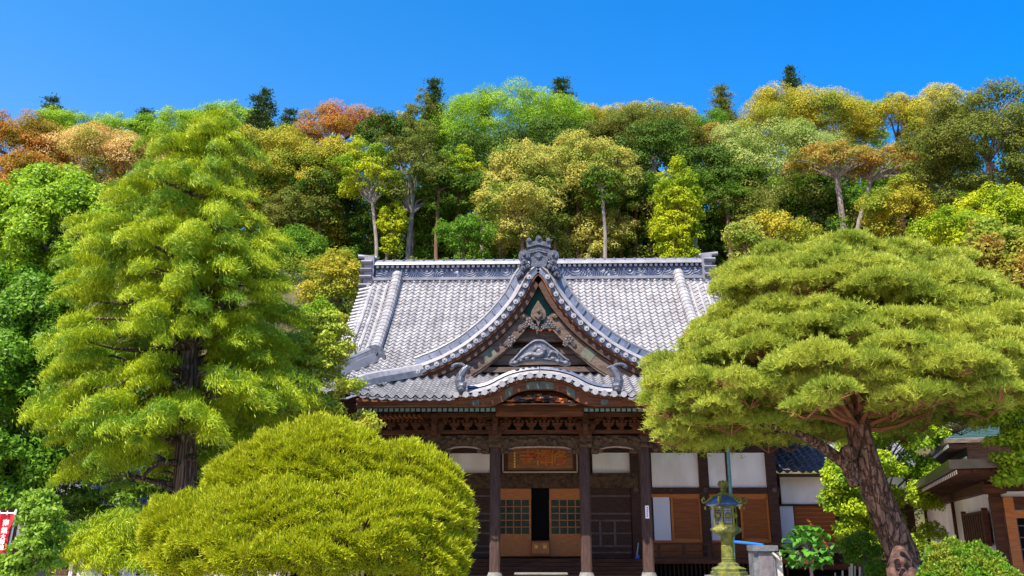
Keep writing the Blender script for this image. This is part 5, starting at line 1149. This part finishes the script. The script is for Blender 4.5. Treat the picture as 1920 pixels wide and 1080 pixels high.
AB('eave_beam', [(-.08, .12, -.1, LW, zt+.0, qb-.1), (-.1, 7, -.08, .12, zt+.0, qb-.1)], WOODR)
# storey behind, its copper hip roof and the tiled roof above
K = loc_(W(1772, 823, 25.)); KX, KYl, KZ = K
a_h = 2.
for a in np.linspace(.3, 8, 400):
    p = O_+(KX+a)*e2+(KYl+a)*e1; p[2] = KZ+.4*a
    if proj(p)[0] >= 1850: a_h = a; break
pt = O_+(KX+a_h)*e2+(KYl+a_h)*e1; HZ = W(1850, 786, pt[1])[2]
AB('upper_wall', [(KX+.6, 9, KYl+.6, 20, QZ, KZ-.05)], WOOD)
AB('plaster_panel', [(KX+.56, KX+.6, KYl+.8+i*1.9, KYl+2.5+i*1.9, KZ-.85, KZ-.45) for i in range(5)], PLASTER)
m = MB(); m.add([(KX, KYl, KZ), (KX, 20, KZ), (KX+a_h, 20, HZ), (KX+a_h, KYl+a_h, HZ), (12, KYl+a_h, HZ), (12, KYl, KZ)], [(0, 3, 2, 1), (0, 5, 4, 3)]); L_(m); ur = m.build('upper_roof', mat('aged_copper_sheet', (.06, .12, .12), (.10, .17, .17), scale=4, rough=.85, spec=.15), an)
m = MB()
for i in range(12):
    t = (i+.5)/12; m.box(KX+a_h*t, 12, KYl+a_h*t-.02, KYl+a_h*t+.02, KZ+(HZ-KZ)*t-.03, KZ+(HZ-KZ)*t+.03)
L_(m); m.build('sheet_seam', mat('copper_seam', (.015, .045, .045), (.03, .07, .07), scale=5, rough=.8, spec=.2), ur)
AB('upper_eave', [(KX-.03, KX+.05, KYl, 20, KZ-.12, KZ), (KX, 12, KYl-.03, KYl+.05, KZ-.12, KZ)], WOODG)
AB('upper_rafter', [(KX+.1, KX+.7, KYl+.3+i*.4, KYl+.37+i*.4, KZ-.22, KZ-.13) for i in range(30)], WOOD)
AB('upper_rafter_end', [(KX+.07, KX+.098, KYl+.3+i*.4, KYl+.37+i*.4, KZ-.22, KZ-.13) for i in range(30)], PLASTER)
T1 = W(1849, 777, 27.5); yy2 = 33.
for yy2 in np.linspace(28, 45, 200):
    if W(1747, 813, yy2)[2] >= T1[2]: break
T2 = W(1747, 813, yy2); tv = T2-T1; tv[2] = 0; tL = float(np.linalg.norm(tv)); tv /= tL; tn = np.array([tv[1], -tv[0], 0])
def TR(mb): return mb.xf(lambda V: T1+V[:, :1]*tn+V[:, 1:2]*tv+V[:, 2:]*np.array([0, 0, 1.]))
m = MB(); nr_ = int(tL*1.3/.3)
m.add([(0, 0, 0), (0, tL*1.3, 0), (2.1, tL*1.3, 1.35), (2.1, 0, 1.35)], [(3, 2, 1, 0)])
for i in range(nr_): m.tube([(-.12, .15+i*.3, .0), (2.1, .15+i*.3, 1.42)], .075, 8)
m.sweep([(2.1, -.2, 1.42), (2.1, tL*1.3, 1.42)], [(-.1, .22), (.2, .2), (.3, 0), (.2, -.2), (-.1, -.22)]); TR(m); m.build('tiled_roof', TILE, an)
m = MB(); m.box(0, 2.4, .1, tL*1.3, -.2, -.06); m.box(.3, 4.5, .4, tL*1.25, -2.2, -.2); TR(m); m.build('tiled_roof_soffit', WOOD, an)

# building far left behind the trees
lb = empty('left_building', (W(150, 1000, 28)[0], 28, 0), 0, 'low white walled building with dark tiled eaves behind the trees at the left', 'building')
m = MB(); m.px(-120, 955, 380, 1080, 28, 4); m.build('wall', PLASTER, lb)
part_px('wall_post', [(143, 955, 149, 1080), (20, 955, 26, 1080), (262, 955, 268, 1080), (340, 955, 346, 1080)], 27.95, .2, WOOD, lb)
part_px('base_boards', [(-120, 1012, 130, 1080)], 27.96, .1, WOOD, lb); part_px('eave_board', [(-130, 948, 390, 955)], 27.0, .6, WOOD, lb)
xa, xb = W(-130, 960, 27)[0], W(390, 960, 27)[0]; ze = W(100, 950, 27)[2]
m = MB(); tile_sheet(m, lambda y: np.interp(y, [26.9, 31], [ze, ze+2.6]), 26.9, 31, lambda y: xa, lambda y: xb, ox=0); m.build('roof', TILE, lb)
m = MB(); m.sweep([(xa, 31, ze+2.6), (xb, 31, ze+2.6)], [(-.1, .2), (.3, .2), (.42, 0), (.3, -.2), (-.1, -.2)]); m.build('roof_ridge', TILE2, lb)

# ================================================================ LANTERN, MARKER, STONE, BANNER, FENCE
MOSS = mat('mossy_bronze', (.20, .19, .014), (.06, .075, .02), scale=5, rough=.7, bump=.6, bscale=12, spec=.3)
MOSS2 = mat('green_bronze', (.045, .06, .025), (.17, .17, .025), scale=8, rough=.6, bump=.7, bscale=14, spec=.35)
BLUER = mat('blue_black_bronze', (.02, .05, .12), (.05, .10, .20), scale=6, rough=.3, spec=.7)
LY = 17.5; lc = W(1362, 1000, LY); s_ = mpp(lc); zq = lambda py: W(1362, py, LY)[2]; rq = lambda w: w*s_
ln = empty('bronze_lantern', (lc[0], LY, 0), 0, 'tall mossy bronze lantern with hexagonal fire box and curled roof in front of the hall', 'lantern')
c0 = (lc[0], LY, 0); a6 = math.radians(4)
m = MB(); m.lathe(c0, [(rq(46), 0), (rq(46), zq(1079))], 8, .39); m.build('stone_plinth', STONE, ln)
m = MB(); m.lathe(c0, [(rq(34), zq(1079)), (rq(34), zq(1072)), (rq(31), zq(1071)), (rq(32), zq(1066)), (rq(28), zq(1064)), (rq(20), zq(1061)), (rq(19), zq(1057)), (rq(13), zq(1054))], 8, .39); m.build('base', MOSS2, ln)
m = MB(); m.lathe(c0, [(rq(12.5), zq(1055)), (rq(12), zq(1050)), (rq(12.6), zq(1048)), (rq(12), zq(1046)), (rq(11.5), zq(1026)), (rq(11.9), zq(1024)), (rq(11.2), zq(1022)), (rq(10.8), zq(1008))], 18); m.build('shaft', MOSS, ln)
m = MB(); m.lathe(c0, [(rq(11), zq(1010)), (rq(14), zq(1005)), (rq(22), zq(1000)), (rq(27), zq(998)), (rq(28), zq(995)), (rq(27.5), zq(990)), (rq(23), zq(988)), (rq(22), zq(985))], 8, .39)
for k in range(8): a = 2*math.pi*k/8+.39; m.sphere((lc[0]+rq(26)*math.cos(a), LY+rq(26)*math.sin(a), zq(993)), (rq(4), rq(4), rq(3)), 8, 5)
m.build('collar', MOSS2, ln)
m = MB(); m.lathe(c0, [(rq(22), zq(988)), (rq(22), zq(985)), (rq(20), zq(984))], 6, a6); m.lathe(c0, [(rq(20), zq(954)), (rq(22), zq(952)), (rq(22), zq(947))], 6, a6)
m.lathe(c0, [(rq(19.6), zq(985)), (rq(19.6), zq(980))], 6, a6)
hx = [(lc[0]+rq(20)*math.cos(a6+math.pi*k/3), LY+rq(20)*math.sin(a6+math.pi*k/3)) for k in range(6)]
for x, y in hx: m.tube([(x, y, zq(986)), (x, y, zq(948))], rq(1.9), 8)
fb = m.build('fire_box', MOSS, ln)
WP = mat('window_paper', (.62, .64, .7), rough=.8)
for k in range(6):
    p = np.array(hx[k]); q = np.array(hx[(k+1) % 6]); m = MB(); ins = .96; cc = np.array([lc[0], LY]); pc = (p-cc)*ins+cc; qc = (q-cc)*ins+cc
    m.add([(*pc, zq(980)), (*qc, zq(980)), (*qc, zq(954)), (*pc, zq(954))], [(0, 1, 2, 3)]); m.build('window_paper', WP, fb)
    m = MB()
    for i in range(1, 8):
        t = i/8; r = p*(1-t)+q*t; m.tube([(*r, zq(981)), (*r, zq(953))], .0055, 4)
    for i in range(1, 8):
        z = zq(980)+(zq(954)-zq(980))*i/8; m.tube([(*p, z), (*q, z)], .0055, 4)
    r = (p+q)/2; r = (r-cc)*1.03+cc
    m.build('lattice', BLACK, fb); m = MB(); m.tube([(*r, zq(967)-.05), (*r, zq(967)+.05)], [.03, .03], 8); m.sphere((*r, zq(967)), (.055, .055, .055), 8, 6); m.build('medallion', MOSS, fb)
m = MB(); m.lathe(c0, [(rq(30), zq(949)), (rq(36), zq(946.5)), (rq(35), zq(944)), (rq(28), zq(939)), (rq(21), zq(933)), (rq(15), zq(930)), (rq(10), zq(928)), (rq(6), zq(925))], 6, a6)
rf = m.build('roof', BLUER, ln); m = MB()
for k in range(6):
    a = a6+math.pi*k/3; d = np.array([math.cos(a), math.sin(a), 0]); P_ = [np.array(c0)+d*rq(r_)+np.array([0, 0, zq(y_)]) for r_, y_ in ((8, 926), (15, 929), (22, 932), (30, 938), (37, 943), (42, 943), (43, 937), (39, 934), (37, 938))]
    m.tube(smooth2(dense(P_, 24), 1), np.linspace(rq(1.9), rq(1.4), 24), 7); m.sphere(P_[4]+np.array([0, 0, -.1]), (rq(2), rq(2), rq(3.4)), 7, 5); m.sphere(P_[7], (rq(2.6),)*3, 7, 5)
m.build('roof_ridge', MOSS, rf)
m = MB(); m.lathe(c0, [(rq(9), zq(928)), (rq(8), zq(924)), (rq(4), zq(921)), (rq(6.5), zq(917)), (rq(3.5), zq(914)), (rq(7), zq(910)), (rq(6.5), zq(906)), (rq(2), zq(902)), (.002, zq(899))], 14)
for k in range(6):
    a = math.pi*k/3; P_ = [np.array(c0)+np.array([math.cos(a), math.sin(a), 0])*rq(r_)+np.array([0, 0, zq(y_)]) for r_, y_ in ((6, 914), (9.5, 909), (8, 904), (5, 901))]; m.tube(P_, [rq(1.4), rq(1.6), rq(1.2), rq(.4)], 6)
m.build('finial', MOSS, ln)

STONED = mat('dark_marker_stone', (.07, .075, .078), (.13, .135, .14), scale=7, rough=.85, bump=.5, bscale=20)
sm = empty('stone_marker', (W(1435, 1080, 15.5)[0], 15.5, 0), 0, 'square grey stone pillar with dark face and slab top beside the large leaved plant', 'stone pillar')
m = MB(); m.px(1415, 1033, 1456, 1130, 15.5, .34); m.build('pillar', STONED, sm)
m = MB(); m.px(1425, 1036, 1452, 1130, 15.487, .03); m.build('dark_face', mat('dark_inscribed_stone', (.07, .06, .065), (.14, .12, .12), scale=5, rough=.7, bump=.6), sm)
m = MB(); m.px(1411, 1023, 1459, 1033, 15.44, .42); m.build('cap', STONED, sm)
m = MB(); m.px(1457, 1036, 1469, 1130, 15.58, .13); m.tube([W(1448, 1036, 15.47), W(1463, 1050, 15.47)], .024, 6); m.build('side_post', mat('weathered_post', (.32, .30, .25), (.45, .43, .37), scale=8, rough=.9), sm)
m = MB(); m.tube([W(1378, 1016, 16.6), W(1408, 1019, 16.2), W(1431, 1022, 15.9)], .024, 8); o = m.build('blue_pipe', mat('blue_pipe_plastic', (.01, .14, .55), rough=.4)); tag(o, 'thin blue pipe running behind the lantern to the stone pillar', 'pipe')

ms = empty('carved_stone', (W(1690, 1085, 15)[0], 15, 0), 0, 'reddish brown weathered rounded stone with carved hollows at the foot of the leaning pine', 'stone')
CS = mat('red_brown_stone', (.025, .016, .013), (.13, .062, .04), scale=9, rough=.85, bump=1, bscale=9)
c = W(1689, 1058, 15); rr = mpp(c); V, Fc = _sph((0, 0, 0), (1, 1, 1), 36, 28); V = np.array(V)
sx = 1+.13*np.sin(V[:, 2]*6+1)+.06*np.sin(V[:, 1]*11+V[:, 2]*8)+.05*np.sin(V[:, 0]*7+V[:, 2]*3); V[:, 2] = np.sign(V[:, 2])*np.abs(V[:, 2])**.8; V[:, 0] *= sx; V[:, 1] *= sx
V[:, 1] += .45*np.exp(-((V[:, 2]-.38)/.10)**2)*(V[:, 1] < 0); V[:, 1] -= .18*np.exp(-((V[:, 2]-.12)**2+(V[:, 0]+.05)**2)/.03)*(V[:, 1] < 0)
for ex_ in (-.42, .28): V[:, 1] += .75*np.exp(-((V[:, 2]-.22)**2+(V[:, 0]-ex_)**2)/.02)*(V[:, 1] < 0)
V[:, 1] += .6*np.exp(-((V[:, 2]+.25)/.07)**2-(V[:, 0]/.4)**2)*(V[:, 1] < 0)
m = MB(); m.add(c+np.array([0, 0, -.25])+V*np.array([24*rr, 20*rr, 62*rr]), Fc); st_ = m.build('stone', CS, ms, smooth=True)
m = MB()
for x, y, hw, hh in ((1680, 1044, 6, 1.1), (1694, 1031, 9, .8), (1690, 1066, 8, 1.2)):
    q = W(x, y, 15-20*rr*math.sqrt(max(.1, 1-((x-1689)/26)**2))*.93); m.sphere(q, (hw*rr, .05, hh*rr), 12, 7)
m.build('groove_shade', mat('painted_groove_shade', (.03, .02, .016), rough=.95), st_)  # dark ellipsoids set in to paint the shade of the grooves
m = MB(); m.px(1722, 1062, 1745, 1120, 17.6, .3); o = m.build('kerb_stone', STONE); tag(o, 'dark squared stone block right of the carved stone', 'stone')

bn = empty('prayer_banner', (W(32, 1080, 16)[0], 16, 0), 0, 'red vertical banner with white characters at the lower left edge', 'banner')
BRED = mat('red_banner_cloth', (.62, .012, .02), (.5, .01, .015), scale=3, rough=.8)
P0 = [W(-28, 965, 16), W(27, 965, 16), W(12, 1036, 16), W(-42, 1036, 16), ]
m = MB(); G = np.array([[P0[0]*(1-t)*(1-s)+P0[1]*t*(1-s)+P0[2]*t*s+P0[3]*(1-t)*s+np.array([0, .05*math.sin(t*9+s*4), 0]) for t in np.linspace(0, 1, 12)] for s in np.linspace(0, 1.0, 14)]); m.grid(G); cloth = m.build('cloth', BRED, bn, smooth=True)
m = MB(); m.tube([W(31, 955, 16.05), W(-2, 1120, 16.05)], .018, 8); m.tube([W(-30, 963, 16.05), W(31, 962, 16.05)], .014, 8)
for t in (0, .25, .5, .75, 1): q = P0[0]*(1-t)+P0[1]*t; m.tube([q, q+[0, 0, .07]], .012, 6)
m.build('pole', mat('white_pole', (.7, .72, .72), rough=.5), bn)
for ch, cx_, cy_, sz in (('南', 11, 981, .125), ('無', 8, 995, .12), ('大', 5.5, 1007, .10), ('師', 3.5, 1017, .10), ('遍', 2, 1027, .10)):
    p = W(cx_, cy_, 15.9); text_obj('lettering', ch, sz, PLASTER, cloth, tuple(p), .003)
# bamboo fence in front of the wing
bf = empty('bamboo_fence', (W(1590, 1085, 20.5)[0], 20.5, 0), 0, 'row of short bamboo stakes between the large leaved plant and the pine', 'fence')
for x, t_, w in ((1566, 1074, 1.4), (1580, 1070, 1.6), (1593, 1063, 1.7), (1597, 1057, 2.6), (1603, 1061, 1.6), (1612, 1063, 1.8), (1629, 1061, 1.6)):
    m = MB(); m.tube([W(x, 1130, 20.5), W(x, t_, 20.5)], w*mpp(W(x, 1060, 20.5)), 8); m.build('stake', PROP, bf)
m = MB(); m.tube([W(1560, 1092, 20.48), W(1635, 1092, 20.48)], .02, 6); m.build('cross_rail', PROP, bf)
m = MB(); m.tube([W(1736, 1055, 18), W(1734, 1030, 18)], .035, 8); m.tube([W(1733, 1060, 18), W(1731, 1043, 18)], .018, 8); m.tube([W(1736, 1130, 18), W(1736, 1055, 18)], .035, 8); o = m.build('wooden_stake', PROP); tag(o, 'pale wooden stake between the carved stone and the round azalea', 'stake')
